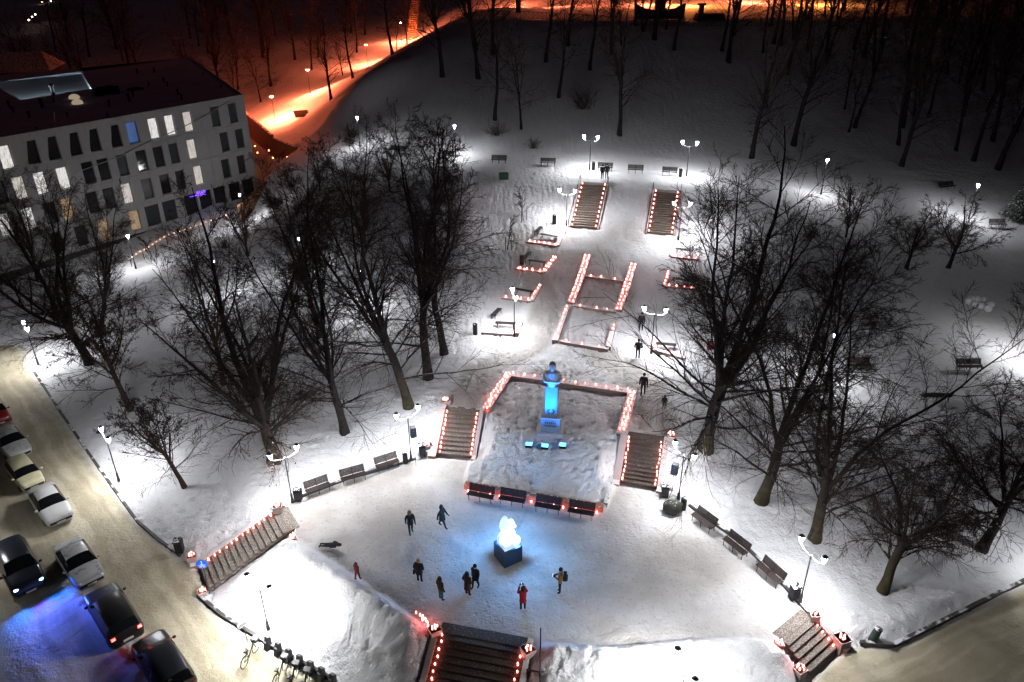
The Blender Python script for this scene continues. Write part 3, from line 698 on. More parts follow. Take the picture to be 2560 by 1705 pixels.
# ------------------------------------------------------------------ trees
def bark_mat(name, col=(.045,.035,.03), moss=0.0, snow=.5):
    mt, n, l, b = nodes(name)
    geo = n.new('ShaderNodeNewGeometry'); sp = n.new('ShaderNodeSeparateXYZ'); l.new(geo.outputs['Normal'], sp.inputs[0])
    tc = n.new('ShaderNodeTexCoord'); spo = n.new('ShaderNodeSeparateXYZ'); l.new(tc.outputs['Object'], spo.inputs[0])
    nz = n.new('ShaderNodeTexNoise'); nz.inputs['Scale'].default_value = 2.2; nz.inputs['Detail'].default_value = 3; l.new(geo.outputs['Position'], nz.inputs['Vector'])
    ar = n.new('ShaderNodeAttribute'); ar.attribute_name = 'rad'
    base = mixrgb(n, l, nz.outputs['Fac'], tuple(c*.6 for c in col), tuple(c*1.5 for c in col))
    base = mixrgb(n, l, ramp(n, l, ar.outputs['Fac'], [(.009, 1), (.03, 0)]).outputs[0], base, (.062,.042,.035))
    if moss:
        mz = ramp(n, l, spo.outputs['Z'], [(0, 1), (1, 0)]); mz.color_ramp.elements[1].position = 1.0
        mp = n.new('ShaderNodeMapRange'); l.new(spo.outputs['Z'], mp.inputs[0]); mp.inputs[1].default_value = .4; mp.inputs[2].default_value = 2.8; mp.inputs[3].default_value = moss; mp.inputs[4].default_value = 0
        mf = n.new('ShaderNodeMath'); mf.operation = 'MULTIPLY'; l.new(mp.outputs[0], mf.inputs[0]); l.new(ramp(n, l, nz.outputs['Fac'], [(.35, 0), (.6, 1)]).outputs[0], mf.inputs[1])
        base = mixrgb(n, l, mf.outputs[0], base, (.085, .078, .022))
    up = ramp(n, l, sp.outputs['Z'], [(.62, 0), (.8, 1)]); rr = ramp(n, l, ar.outputs['Fac'], [(.018, 0), (.04, 1)])
    cv = ramp(n, l, nz.outputs['Fac'], [(.72-snow*.5, 0), (.8-snow*.5, 1)])
    f = n.new('ShaderNodeMath'); f.operation = 'MULTIPLY'; l.new(up.outputs[0], f.inputs[0]); l.new(rr.outputs[0], f.inputs[1])
    f2 = n.new('ShaderNodeMath'); f2.operation = 'MULTIPLY'; l.new(f.outputs[0], f2.inputs[0]); l.new(cv.outputs[0], f2.inputs[1])
    l.new(mixrgb(n, l, f2.outputs[0], base, (.7,.7,.72)), b.inputs['Base Color'])
    b.inputs['Roughness'].default_value = .9; b.inputs['Specular IOR Level'].default_value = .15
    MATS[name] = mt; return mt
BARK = bark_mat('bark_dark', (.022,.017,.016), snow=.55); BARK_M = bark_mat('bark_mossy', (.026,.02,.017), moss=.45, snow=.5); BARK_B = bark_mat('bark_brown', (.05,.032,.024), snow=.35)
SEED = mat('dry_seed', (.06,.035,.022), .9, var=.4)

def norm(a): return a/np.maximum(np.linalg.norm(a, axis=-1, keepdims=True), 1e-9)
def tubes(P, R, sides):
    """P [N,K,3] R [N,K] -> verts, quads, radius per vert"""
    N, K, _ = P.shape
    T = norm(np.concatenate([P[:,1:]-P[:,:-1], P[:,-1:]-P[:,-2:-1]], 1))
    ref = np.where(np.abs(T[:,:1,2:3]) > .8, np.array([1.,0,0]), np.array([0,0,1.]))
    A = norm(ref-T*(ref*T).sum(-1, keepdims=True)); B = np.cross(T, A)
    an = np.arange(sides)*2*np.pi/sides
    V = P[:,:,None,:]+R[:,:,None,None]*(A[:,:,None,:]*np.cos(an)[None,None,:,None]+B[:,:,None,:]*np.sin(an)[None,None,:,None])
    i = np.arange(N*K*sides).reshape(N, K, sides); j = np.roll(i, -1, 2)
    Fq = np.stack([i[:,:-1], j[:,:-1], j[:,1:], i[:,1:]], -1).reshape(-1, 4)
    return V.reshape(-1, 3), Fq, np.repeat(R.reshape(-1), sides)
def polyl(rng, start, d0, L, K, wander, trop, droop=None):
    """grow N polylines"""
    N = len(start); P = np.zeros((N, K, 3)); P[:,0] = start; d = norm(d0); st = (L/(K-1))[:,None]
    for k in range(1, K):
        d = d+rng.randn(N, 3)*wander
        tz = trop if np.ndim(trop) else np.full(N, trop)
        d[:,2] += tz
        if droop is not None: d[:,2] -= droop*(k/(K-1))
        d = norm(d); P[:,k] = P[:,k-1]+d*st
    return P
def spawn(rng, P, R, L, cnt, t0, t1, ang, spread, ratio, rr, K, wander, trop, droop=0, rmin=.006, taper=.9, lpow=.6, prob=None):
    N, Kp, _ = P.shape
    par = np.repeat(np.arange(N), cnt); n = len(par)
    base = np.tile((np.arange(cnt)+.5)/cnt, N); t = t0+(t1-t0)*np.clip(base+rng.uniform(-.5,.5,n)/cnt, 0, 1)
    f = t*(Kp-1); i = np.minimum(f.astype(int), Kp-2); fr = (f-i)[:,None]
    st = P[par,i]*(1-fr)+P[par,i+1]*fr; tan = norm(P[par,i+1]-P[par,i]); rad = R[par,i]*(1-fr[:,0])+R[par,i+1]*fr[:,0]
    rnd = rng.randn(n, 3); az = norm(rnd-tan*(rnd*tan).sum(-1, keepdims=True))
    a = np.radians(rng.normal(ang, spread, n))[:,None]
    d = tan*np.cos(a)+az*np.sin(a)
    Lc = L[par]*ratio*rng.uniform(.6, 1.15, n)*(1-t*(1-lpow)*.9)
    Q = polyl(rng, st, d, Lc, K, wander, trop, droop)
    r0 = np.maximum(np.minimum(rad*rr, rad), rmin)
    tt = np.linspace(0, 1, K)[None]
    RR = np.maximum(r0[:,None]*(1-taper*tt), rmin)
    if prob is not None:
        k = rng.rand(n) < prob; Q, RR, Lc = Q[k], RR[k], Lc[k]
    return Q, RR, Lc
def tree_mesh(seed, height, r0, fork=.25, stems=4, spread=18, low=6, n2=10, n3=6, n4=2, droopy=0.0, bend=.05, limb_ang=62, kb=15, crownr=1.0, seeds=0.0, up=.05, rt=1.0):
    rng = np.random.RandomState(seed)
    parts_t = []; parts_c = []
    K0 = 9; hf = height*fork
    T = polyl(rng, np.zeros((1,3)), np.array([[0,0,1.0]]), np.array([hf]), K0, bend, .03)
    RT = r0*(1-.25*np.linspace(0,1,K0))[None]; RT[:,0] *= 1.4; RT[:,1] *= 1.1
    T[:,0,2] -= .3
    parts_t.append((T, RT, 10))
    top = T[:,-1]; tan = norm(T[:,-1]-T[:,-2])
    n = stems; az = np.arange(n)*2*np.pi/n+rng.uniform(0, 6); a = np.radians(rng.normal(spread, spread*.3, n)); a[0] *= .35
    ex = np.array([1.,0,0]); u = norm(np.cross(tan[0], ex)[None])[0]; v = np.cross(tan[0], u)
    d = tan*np.cos(a)[:,None]+(u[None]*np.cos(az)[:,None]+v[None]*np.sin(az)[:,None])*np.sin(a)[:,None]
    Ls = (height-hf)*rng.uniform(.74, 1.0, n); Ls[0] = height-hf
    off = rng.uniform(.0, .3, n)*hf; st = top-tan*off[:,None]
    S = polyl(rng, st, d, Ls, 14, .075, .05); rs = RT[0,-1]*rng.uniform(.5,.75,n); rs[0] = RT[0,-1]*.85
    RS = np.maximum(rs[:,None]*(1-.9*np.linspace(0,1,14)[None]**.85), .012)
    parts_t.append((S, RS, 7))
    lim = []
    if low:
        Q, RQ, LQ = spawn(rng, T, RT, np.array([height*.39*crownr]), low, .42, .98, limb_ang, 9, 1.0, .30, 10, .08, .06, .12+droopy, rmin=.014, lpow=.9)
        parts_c.append((Q, RQ, 5)); lim.append((Q, RQ, LQ))
    B, RB, LB = spawn(rng, S, RS, Ls, int(kb), .05, .98, 46, 11, .34*crownr, .46, 8, .11, up, .05+droopy*.6, rmin=.015, lpow=.5)
    parts_c.append((B, RB, 5)); lim.append((B, RB, LB))
    ends = []
    for Q, RQ, LQ in lim:
        q2, r2, l2 = spawn(rng, Q, RQ, LQ, n2, .08, 1, 38, 11, .46, .5, 6, .09, .03, .05+droopy, rmin=.0105*rt, lpow=.6)
        q3, r3, l3 = spawn(rng, q2, r2, l2, n3, .08, 1, 33, 11, .50, .6, 3, .09, .015, .06+droopy*.8, rmin=.0082*rt, lpow=.6)
        parts_c += [(q2, r2, 4), (q3, r3, 3)]
        e_ = q3
        if n4:
            q4, r4, l4 = spawn(rng, q3, r3, l3, n4, .15, 1, 30, 11, .72, .8, 2, .08, .0, .06+droopy*.6, rmin=.0066*rt, lpow=.8)
            parts_c.append((q4, r4, 3)); e_ = q4
        ends.append(e_[:,-1])
    out = []
    for prt in (parts_t, parts_c):
        Vs, Fs, Rs, o = [], [], [], 0
        for P, R, sd in prt:
            v, f, r = tubes(P, R, sd); Vs.append(v); Fs.append(f+o); Rs.append(r); o += len(v)
        me = mesh_np('tree', np.concatenate(Vs), np.concatenate(Fs), True)
        a_ = me.attributes.new('rad', 'FLOAT', 'POINT'); a_.data.foreach_set('value', np.concatenate(Rs).astype(np.float32)); me.materials.append(BARK); out.append(me)
    if seeds:
        E_ = np.concatenate(ends); E_ = E_[rng.rand(len(E_)) < seeds]
        m_ = len(E_); tet = np.array([[0,0,.05],[.035,.02,-.05],[-.035,.02,-.05],[0,-.04,-.06]])
        V = (E_[:,None]+tet[None]*rng.uniform(.6,1.4,(m_,1,1))+rng.randn(m_, 4, 3)*.014).reshape(-1,3)
        i4 = np.arange(m_)[:,None]*4; Ft = np.concatenate([i4+np.array([[0,1,2]]), i4+np.array([[0,2,3]]), i4+np.array([[0,3,1]]), i4+np.array([[1,3,2]])])
        sm = mesh_np('seed_cluster', V, Ft); sm.materials.append(SEED); out.append(sm)
    return out
def put_tree(loc, meshes, label, bark=None, rz=0.0, sc=1.0, group=None, name='bare_tree', lean=None):
    r = empty(name, loc, rz, label, 'tree', group); r.scale = (sc, sc, sc)
    if lean is not None:
        q = Vector((0,0,1)).rotation_difference(Vector((lean[0], lean[1], 1)).normalized()) @ Matrix.Rotation(rz, 3, 'Z').to_quaternion()
        r.rotation_mode = 'QUATERNION'; r.rotation_quaternion = q
    for nm, me in zip(('trunk', 'crown', 'seed_cluster'), meshes):
        o = link(bpy.data.objects.new(nm, me), r)
        if nm == 'seed_cluster': o['kind'] = 'stuff'
        elif bark is not None and bark is not BARK: o.material_slots[0].link = 'OBJECT'; o.material_slots[0].material = bark
    return r
PROTO = dict(
 wide=(17.5, tree_mesh(11, 17.5, .42, fork=.22, stems=6, spread=32, low=8, crownr=1.1, limb_ang=70, n2=11, kb=16)),
 many=(19.5, tree_mesh(15, 19.5, .46, fork=.16, stems=8, spread=25, low=8, kb=13, n2=10, n3=6, seeds=.10)),
 upA=(20, tree_mesh(18, 20, .35, fork=.30, stems=4, spread=14, low=8, crownr=1.1, kb=20)),
 upB=(19, tree_mesh(16, 19, .31, fork=.26, stems=5, spread=15, low=7, kb=17, n2=10)),
 bigA=(23, tree_mesh(22, 23, .46, fork=.24, stems=6, spread=19, low=10, crownr=1.1, kb=17, limb_ang=68)),
 bigB=(20, tree_mesh(24, 20, .36, fork=.20, stems=4, spread=19, low=8, crownr=1.2, kb=20, limb_ang=66)),
 droop=(9.5, tree_mesh(25, 9.5, .26, fork=.36, stems=6, spread=44, low=10, droopy=.07, crownr=1.55, limb_ang=78, kb=12, n2=10, n3=6, n4=2)),
 small=(8.5, tree_mesh(13, 8.5, .17, fork=.38, stems=5, spread=36, low=5, kb=12, n2=9, n3=6, n4=2, seeds=.08, crownr=1.45)),
 round=(7, tree_mesh(27, 7, .19, fork=.28, stems=6, spread=48, low=5, crownr=1.35, kb=11, n2=9, n3=6, n4=2)),
 brush=(8, tree_mesh(35, 8, .13, fork=.14, stems=8, spread=22, low=0, kb=9, n2=7, n3=6, n4=2, crownr=.8, rt=.9)))
BIG = [  # base pixel, prototype, height, lean, turn, bark, label
 ((225,911), 'wide', 17.5, (-.16,.0), 0.4, BARK, 'wide spreading bare tree with thick low limbs beside the building and street'),
 ((252,838), 'upB', 15, (.16,.08), 2.0, BARK, 'slim bare tree leaning towards the building behind the wide spreading tree'),
 ((326,1022), 'small', 11, (-.14,0), 1.0, BARK_B, 'small bare tree with snow lined limbs beside the kerb lamp'),
 ((460,1216), 'small', 8.2, (-.24,.05), 3.4, BARK_B, 'small crooked tree leaning towards the street above the stairs'),
 ((687,1150), 'many', 19.5, (-.02,.0), 0.3, BARK_M, 'many stemmed tree with mossy base and brown seed clusters behind the bench lamp'),
 ((862,1082), 'upB', 19, (-.05,0), 0.0, BARK, 'tall forked tree between the mossy tree and the leaning trunk'),
 ((1022,1017), 'upA', 20.5, (-.11,.02), 3.0, BARK_M, 'tall leaning tree behind the lamp with loudspeakers'),
 ((1071,946), 'upA', 20.5, (.0,0), 0.7, BARK, 'straight tall tree with arching snowy limbs near the garden benches'),
 ((1111,886), 'upB', 19.5, (-.01,0), 4.4, BARK, 'straight tall tree just behind the arching limbed tree'),
 ((800,840), 'upB', 17, (.02,0), 5.6, BARK_B, 'dense brown tree standing in the dark middle of the lawn'),
 ((905,700), 'upA', 16, (0,0), 5.0, BARK_B, 'dense brown tree below the promenade end'),
 ((560,960), 'upB', 14, (-.05,0), 3.3, BARK_B, 'brown tree between the small snow limbed tree and the mossy tree'),
 ((1763,1123), 'bigA', 23.5, (.02,0), 0.0, BARK_M, 'tallest bare tree with mossy trunk near the wrapped boulder lamp'),
 ((1905,1249), 'bigB', 20.5, (.07,.02), 0.9, BARK_M, 'forked leaning tree behind the first bench of the row'),
 ((2037,1346), 'bigB', 19, (.08,.03), 3.5, BARK_M, 'leaning mossy tree behind the lamp near the corner steps'),
 ((2208,1475), 'droop', 10, (.12,.04), 0.0, BARK_M, 'low drooping tree arching over the snow by the street kerb'),
 ((2455,1372), 'droop', 11, (.2,.06), 2.2, BARK, 'leaning dark tree with a long shadow near the street kerb'),
 ((2266,669), 'round', 7, (0,0), 0.0, BARK, 'low round bare tree on the lawn under the path lamp'),
 ((2371,669), 'round', 7.6, (.2,0), 2.5, BARK, 'low leaning bare tree on the lawn beside the round one'),
 ((2115,590), 'brush', 6.8, (0,0), 1.0, BARK, 'bushy bare tree under the path lamp'),
 ((2590,1240), 'droop', 9.5, (-.05,0), 4.0, BARK, 'bare tree at the end of the lawn past the long bench'),
 ((975,475), 'brush', 8.0, (0,0), 0.0, BARK_B, 'thin many stemmed tree below the single promenade lamp'),
 ((800,480), 'brush', 7.5, (0,0), 2.0, BARK, 'thin bushy tree on the bank between building and promenade'),
 ((1085,470), 'brush', 8.5, (0,0), 4.0, BARK_B, 'dense brown topped tree just below the promenade'),
 ((95,700), 'upB', 13, (0,0), 1.2, BARK, 'bare street tree close to the building windows'),
 ((620,640), 'brush', 9, (0,0), 5.0, BARK_B, 'brushy tree in front of the building terrace'),
]
LOCS = at([b_[0] for b_ in BIG])
for (p_, pr_, hh_, ln_, tz_, bk_, lab_), loc_ in zip(BIG, LOCS):
    H0_, ms_ = PROTO[pr_]; put_tree(loc_, ms_, lab_, bk_, tz_, hh_/H0_, lean=ln_)
# hillside trees: a few kinds, copied
HILL_K = [tree_mesh(60+i, [20,22,18,19][i], [.27,.31,.18,.23][i], fork=[.42,.38,.3,.45][i], stems=[3,4,3,3][i], spread=[14,16,13,13][i], low=[5,7,6,6][i], kb=10, n2=7, n3=5, n4=0, limb_ang=58, rt=1.5) for i in range(4)]
HB = [('B',700,525,1,-.2),('B',945,530,1,-.35),('B',930,340,0,-.1),('B',1060,815,0,0),('B',1240,875,2,0),('B',1050,365,1,0),('B',1410,420,0,.05),('B',1495,665,3,.05),('B',1710,475,0,.0),('B',1912,925,1,.0),
      ('C',730,510,0,.2),('C',775,1000,1,.25),('C',1190,335,0,.2),('C',1155,905,2,.3),('C',1195,875,0,.2),('C',1520,875,0,.25),('C',1515,1140,1,.3),('C',1550,520,0,.2),('C',1890,1030,3,.25),('C',2010,1095,0,.25),('C',2175,1155,1,.45),('C',490,1085,1,.12),
      ('C',2300,900,0,.3),('C',2050,500,0,.3),('C',1800,300,1,.25),('C',2250,380,0,.3),('C',1000,420,3,.15),('C',640,300,0,.1),('C',330,420,1,.0),('C',2100,760,2,.3),('C',1380,300,0,.2),('C',1700,800,3,.28),('C',2320,620,1,.35),
      ('P',1030,785,1,-.1),('P',1200,612,0,-.1),('P',1120,590,2,-.05),('P',1510,432,0,-.05),('P',1545,400,2,0),('P',1625,340,3,-.15),('P',1755,245,2,0)]
random.seed(5)
hl = at([px(k, x, y) for k, x, y, _, _ in HB])
_near = {'B': 'bare tree trunk rising from the dark snowy slope above the promenade benches', 'C': 'bare tree of the dark wooded slope above the path lamps', 'P': 'bare tree trunk standing against the red lit road'}
_grp = {'B': 'trees on the slope above the promenade', 'C': 'trees on the dark wooded slope', 'P': 'trees along the red lit road'}
BL_ = ['leaning bare tree high on the slope above the second single lamp','strongly leaning forked tree beside the other leaning one on the slope','bare tree close below the start of the hilltop fence','straight bare trunk on the slope above the green salt chest','thin bare tree low on the slope beside the small bush','bare tree just under the hilltop info pillar','thick bare trunk high on the slope under the fence middle','bare trunk with snowy roots midway up the slope','slender bare trunk high on the slope beside the monument','bare forked tree at the slope foot above the couple']
for (k, x, y, kd, ln_), lo in zip(HB, hl):
    sc_ = {0:1.0,1:1.0,2:.85,3:.95}[kd]*random.uniform(.9,1.1)*(.85 if k == 'P' else 1)
    t_ = put_tree(lo, HILL_K[kd], (BL_.pop(0) if k == 'B' else _near[k]), BARK, random.uniform(0, 6.28), sc_, _grp[k], lean=(ln_*.25, 0))
# the denser wood of the right slope
rng_ = np.random.RandomState(12)
for i in range(44):
    x_ = 42+rng_.rand()*62; y_ = 104+rng_.rand()*52+max(0, x_-55)*.1
    put_tree((x_, y_, h1(x_, y_)), HILL_K[i % 4], 'bare tree of the dark wooded slope above the path lamps', BARK, rng_.rand()*6.28, .8+.35*rng_.rand(), 'trees on the dark wooded slope', lean=(.06*rng_.randn(), .04*rng_.randn()))
for i in range(16):
    x_ = -2+rng_.rand()*50; y_ = 128+rng_.rand()*10
    put_tree((x_, y_, h1(x_, y_)), HILL_K[i % 4], 'bare tree just below the hilltop fence', BARK, rng_.rand()*6.28, .7+.3*rng_.rand(), 'trees just below the hilltop fence', lean=(.06*rng_.randn(), .04*rng_.randn()))
# dark wood beyond the building
rng_ = np.random.RandomState(9)
for i in range(46):
    x_ = -38-rng_.rand()*110; y_ = 150+rng_.rand()*110+max(0, (-x_-38))*.2
    if x_ > -52 and y_ < 175: continue
    t_ = put_tree((x_, y_, h1(x_, y_)), HILL_K[i % 4], 'dark bare tree in the wood beyond the building roof', BARK, rng_.rand()*6.28, .8+.4*rng_.rand(), 'trees of the wood beyond the building')
# ------------------------------------------------------------------ the large building
CONC = snowy_mat('concrete_panel', (.44,.425,.41), amount=.2, zmin=.7, scale=1.2, var=.12, bump=.1)
CORE = mat('concrete_core', (.05,.048,.045), .9)
ROOFM = mat('dark_roof_sheet', (.62,.60,.70), .8, var=.25, scale=.6)
FRAMEM = mat('window_frame_dark', (.02,.02,.022), .5)
GLASSD = mat('window_glass_dark', (.012,.014,.016), .12, spec=.6, var=.3, scale=.7)
GLASSG = mat('window_glass_curtain', (.035,.04,.042), .4, var=.5, scale=1.4)
def lit_mat(name, col, st, sc=(6,1,1)):
    mt, n, l, b = nodes(name); tc = n.new('ShaderNodeTexCoord'); mp = n.new('ShaderNodeMapping'); mp.inputs['Scale'].default_value = sc
    wv = n.new('ShaderNodeTexNoise'); wv.inputs['Scale'].default_value = 2.0; l.new(tc.outputs['Object'], mp.inputs[0]); l.new(mp.outputs[0], wv.inputs['Vector'])
    r = ramp(n, l, wv.outputs['Fac'], [(.3, tuple(c*.45 for c in col)), (.7, col)]); l.new(r.outputs[0], b.inputs['Emission Color']); b.inputs['Emission Strength'].default_value = st
    b.inputs['Base Color'].default_value = (.3,.3,.3,1); MATS[name] = mt; return mt
LITW = lit_mat('lit_window_white', (1,.97,.92), .9); LITC = lit_mat('lit_window_curtain', (.86,.78,.70), .75); LITA = lit_mat('lit_window_warm', (1,.62,.30), .35, (2,1,2)); LITB = lit_mat('lit_window_blue', (.03,.16,.55), .5, (1,1,1))
ZR = 13.0
bA, bB, bC = onz((608,241), ZR), onz((0,350), ZR), onz((475,145), ZR)
bt = (bB-bA)[:2]; bt /= np.linalg.norm(bt); bn = np.array([-bt[1], bt[0]]); bLEN = 44.0; bZ0 = -1.4
bside = (bC-bA)[:2]
def fac(p):
    """photo pixel -> (along facade from its corner, level)"""
    r = ray(p)[0]; t = (bA[:2]@bn)/(r[:2]@bn); q = r*t; return float((q[:2]-bA[:2])@bt), float(q[2]+CAM_H)
brz = math.atan2(bt[1], bt[0])
bld = empty('apartment_building', (bA[0], bA[1], bZ0), brz, 'large grey concrete building with dark flat roof and slanted window openings', 'building')
def bl(p3): # world -> building local
    d = np.array(p3[:2])-bA[:2]; return (float(d@bt), float(d@bn), float(p3[2]-bZ0))
sx_, sy_, _ = bl(np.array([bC[0], bC[1], 0]))
MB().prism([(0.14,-.35),(bLEN,-.35),(bLEN+sx_,sy_),(sx_+.14,sy_)], -2.5, ZR-bZ0-2.2).build('core', CORE, bld)
# end wall panels
nE = 8; eL = math.hypot(sx_, sy_); ea = math.atan2(sy_, sx_)
for st_ in range(4):
    for i in range(nE):
        c = ((i+.5)/nE)*eL
        q = MB().box((0,0,0), (eL/nE-.03, .2, 3.55)).build('wall_panel', CONC, bld, loc=(c*math.cos(ea)+.05, c*math.sin(ea), .2+3.6*st_+1.8), rz=ea)
ST = [(-1.4, 2.25), (2.25, 5.85), (5.85, 9.45), (9.45, 13.0)]
WINS = {3: [((1515,575),'g'),((1637,545),'g'),((1330,625),'c'),((1205,652),'w'),((1092,682),'w'),((945,712),'b'),((822,728),'d'),((675,765),'d'),((528,752),'d'),((390,830),'d'),((240,835),'d'),((60,868),'w')],
        2: [((1580,748),'g'),((1685,720),'g'),((1355,805),'c'),((1230,840),'g'),((1125,865),'d'),((1008,895),'d'),((875,935),'g'),((745,965),'d'),((640,995),'d'),((465,1030),'w'),((310,1070),'w'),((160,1092),'c'),((20,1130),'d')],
        1: [((1590,930),'g'),((1697,900),'g'),((1400,985),'c'),((1275,1020),'g'),((1170,1055),'d'),((1045,1085),'d'),((905,1115),'c'),((780,1150),'d'),((665,1185),'d'),((490,1250),'a'),((375,1270),'d'),((225,1310),'w'),((60,1355),'w')],
        0: [((1745,1050),'D'),((1655,1090),'D'),((1550,1125),'D'),((1450,1150),'D'),((1350,1185),'D'),((1205,1250),'G'),((1085,1280),'G'),((960,1310),'a'),((750,1390),'a'),((590,1430),'d'),((420,1470),'d')]}
GM = dict(g=GLASSG, d=GLASSD, c=LITC, w=LITW, b=LITB, a=LITA, D=GLASSD, G=GLASSG)
_pc = {}
def panel(x0, x1, z0, z1, mt=CONC, name='wall_panel'):
    if x1-x0 < .06 or z1-z0 < .06: return
    o = MB().box(((x0+x1)/2, -.15+random.uniform(-.004,.004), (z0+z1)/2-bZ0), (x1-x0-.02, .3, z1-z0-.025)).build(name, mt, bld); return o
random.seed(8)
for s_, (z0, z1) in enumerate(ST):
    ws = []
    for p, k in WINS[s_]:
        u, z = fac(px('Q', *p)); w_ = 1.25 if k in 'gcw' else 1.35; h_ = 2.55
        if k in 'DG': w_, h_ = 1.9, 2.7
        zc = (z0+z1)/2+(-.15 if s_ else -.1)
        ws.append((u-w_/2, u+w_/2, zc-h_/2, zc+h_/2, k))
    ws.sort(); cur = 0.0
    for (a, b_, c, d, k) in ws+[(bLEN, bLEN, 0, 0, None)]:
        if a > cur:
            n = max(1, int(round((a-cur)/1.9)))
            for i in range(n): panel(cur+(a-cur)*i/n, cur+(a-cur)*(i+1)/n, z0, z1)
        if k is None: break
        if a < cur: a = cur+.02
        panel(a, b_, z0, c); panel(a, b_, d, z1)
        wn = MB().box(((a+b_)/2, -.28, (c+d)/2-bZ0), (b_-a, .06, d-c)).build('window', FRAMEM, bld)
        MB().box(((a+b_)/2+.0, -.235, (c+d)/2-bZ0), (b_-a-.14, .03, d-c-.14)).build('pane', GM[k], wn)
        if k == 'd' and s_ == 3:      # slanted reveal of the upper windows
            MB().add([(b_,-.02,d-bZ0),(b_,-.26,d-bZ0),(b_,-.26,c-bZ0),(b_-.45,-.25,d-bZ0),(b_-.45,-.02,d-bZ0)], [(0,1,2),(0,2,4),(1,3,2),(4,2,3),(0,4,3,1)]).build('slanted_reveal', CONC, wn)
        MB().box(((a+b_)/2, -.02, c-bZ0-.03), (b_-a+.1, .3, .06)).build('sill', snowy_mat('snowy_sill', (.3,.3,.3), amount=1.2, zmin=.5), wn)
        cur = b_
# diagonal snow ledges where the facade folds
LEDGE = snowy_mat('snow_ledge', (.35,.34,.33), amount=1.3, zmin=.2)
fold = [(520,932),(690,868),(840,815),(930,765),(1055,705),(1160,662),(1300,598),(1480,505),(1598,430)]
for a, b_ in zip(fold[:-1], fold[1:]):
    (u0, z0), (u1, z1) = fac(px('Q', *a)), fac(px('Q', *b_)); hw = .035
    MB().add([(u0,.0,z0-bZ0-hw),(u0,.16,z0-bZ0-hw),(u0,.16,z0-bZ0+hw),(u0,0,z0-bZ0+hw),(u1,.0,z1-bZ0-hw),(u1,.16,z1-bZ0-hw),(u1,.16,z1-bZ0+hw),(u1,0,z1-bZ0+hw)],
             [(0,1,2,3),(4,7,6,5),(0,4,5,1),(1,5,6,2),(2,6,7,3),(3,7,4,0)]).build('facade_ledge', LEDGE, bld)
# parapet strips and roof with its sunken court
n_ = 26
for i in range(n_):
    MB().box((bLEN*(i+.5)/n_, .04, ZR-bZ0+.06), (bLEN/n_-.02, .5, .5)).build('parapet_strip', CONC, bld)
zr = ZR-bZ0+.1
O = [(0.2,-.25),(bLEN,-.25),(bLEN+sx_,sy_),(sx_+.2,sy_)]
hA_, hB_, hBL_, hC_ = [bl(onz(px('Q',*p), ZR))[:2] for p in ((640,345),(145,425),(-140,262),(560,200))]
hB_ = (hB_[0]+0, hB_[1]); HQ = [hA_, hB_, hBL_, hC_]
rf = MB()
for i in range(4):
    j = (i+1) % 4
    rf.add([(O[i][0],O[i][1],zr),(O[j][0],O[j][1],zr),(HQ[j][0],HQ[j][1],zr),(HQ[i][0],HQ[i][1],zr)], [(0,1,2,3)])
roof = rf.build('roof', ROOFM, bld)
COURT = mat('court_snow', (.62,.66,.70), .8)
ct = MB(); V = [(q[0],q[1],zr+.001) for q in HQ]+[(q[0],q[1],zr-1.0) for q in HQ]
ct.add(V, [(4,5,6,7),(0,1,5,4),(1,2,6,5),(2,3,7,6),(3,0,4,7)]); ct.build('court', COURT, bld)
cl_ = np.mean(HQ, 0); lp = MB().box((hA_[0]*.75+hB_[0]*.25, hA_[1]*.75+hB_[1]*.25-.4, zr-.6), (2.6,.2,.3)); lp.build('court_lamp', emat('court_lamp_glow', (.72,.88,1), 330), roof)
lp2 = MB().box((hA_[0]*.25+hB_[0]*.75, hA_[1]*.25+hB_[1]*.75-.4, zr-.6), (2.6,.2,.3)); lp2.build('court_lamp', emat('court_lamp_glow', (.72,.88,1), 330), roof)
def on_roof(p, zz=ZR): 
    q = bl(onz(px('Q',*p), zz)); return (q[0], q[1], zr)
PIPE = mat('roof_pipe', (.02,.018,.02), .7)
for i, (p, s) in enumerate([((70,480),1),((95,515),.8),((210,550),.9),((300,480),1.3),((475,545),.6),((760,555),.7),((770,470),.9),((910,440),1.2),((935,400),.8),((1045,330),.8),((1150,300),.8),((1175,330),.8),((1250,390),.9),((1275,425),.9),((965,240),.9),((1085,235),.9),((375,390),1.6),((380,440),.7),((265,645),.6),((1430,250),.5),((1550,345),.5)]):
    x, y, z = on_roof(p); mb = MB(); mb.lathe([(.16*s,0),(.16*s,.7*s),(.24*s,.72*s),(.24*s,.85*s),(.05,.95*s)], (x,y,z), 7); mb.build('roof_vent', PIPE, roof)
for p in ((690,395),(725,385),(770,375),(810,380)):
    x, y, z = on_roof(p); MB().box((x,y,z+.5), (1.0,.9,1.0)).build('air_unit', PIPE, roof)
x, y, z = on_roof((950,355)); MB().box((x,y,z+.15), (1.8,1.4,.3)).build('roof_hatch', PIPE, roof)
SKYL = emat('skylight_dome', (.55,.45,.30), .55)
for p in ((523,415),(545,452)):
    x, y, z = on_roof(p); mb = MB(); mb.ball((x,y,z+.15), (.7,.7,.45), 12, 8); mb.build('skylight_dome', SKYL, roof, True)
x, y, z = on_roof((385,605)); MB().tube([(x,y,z),(x-.3,y,z+1.5)], .05, 6).build('roof_pole', mat('white_pole', (.5,.48,.46), .6), roof)
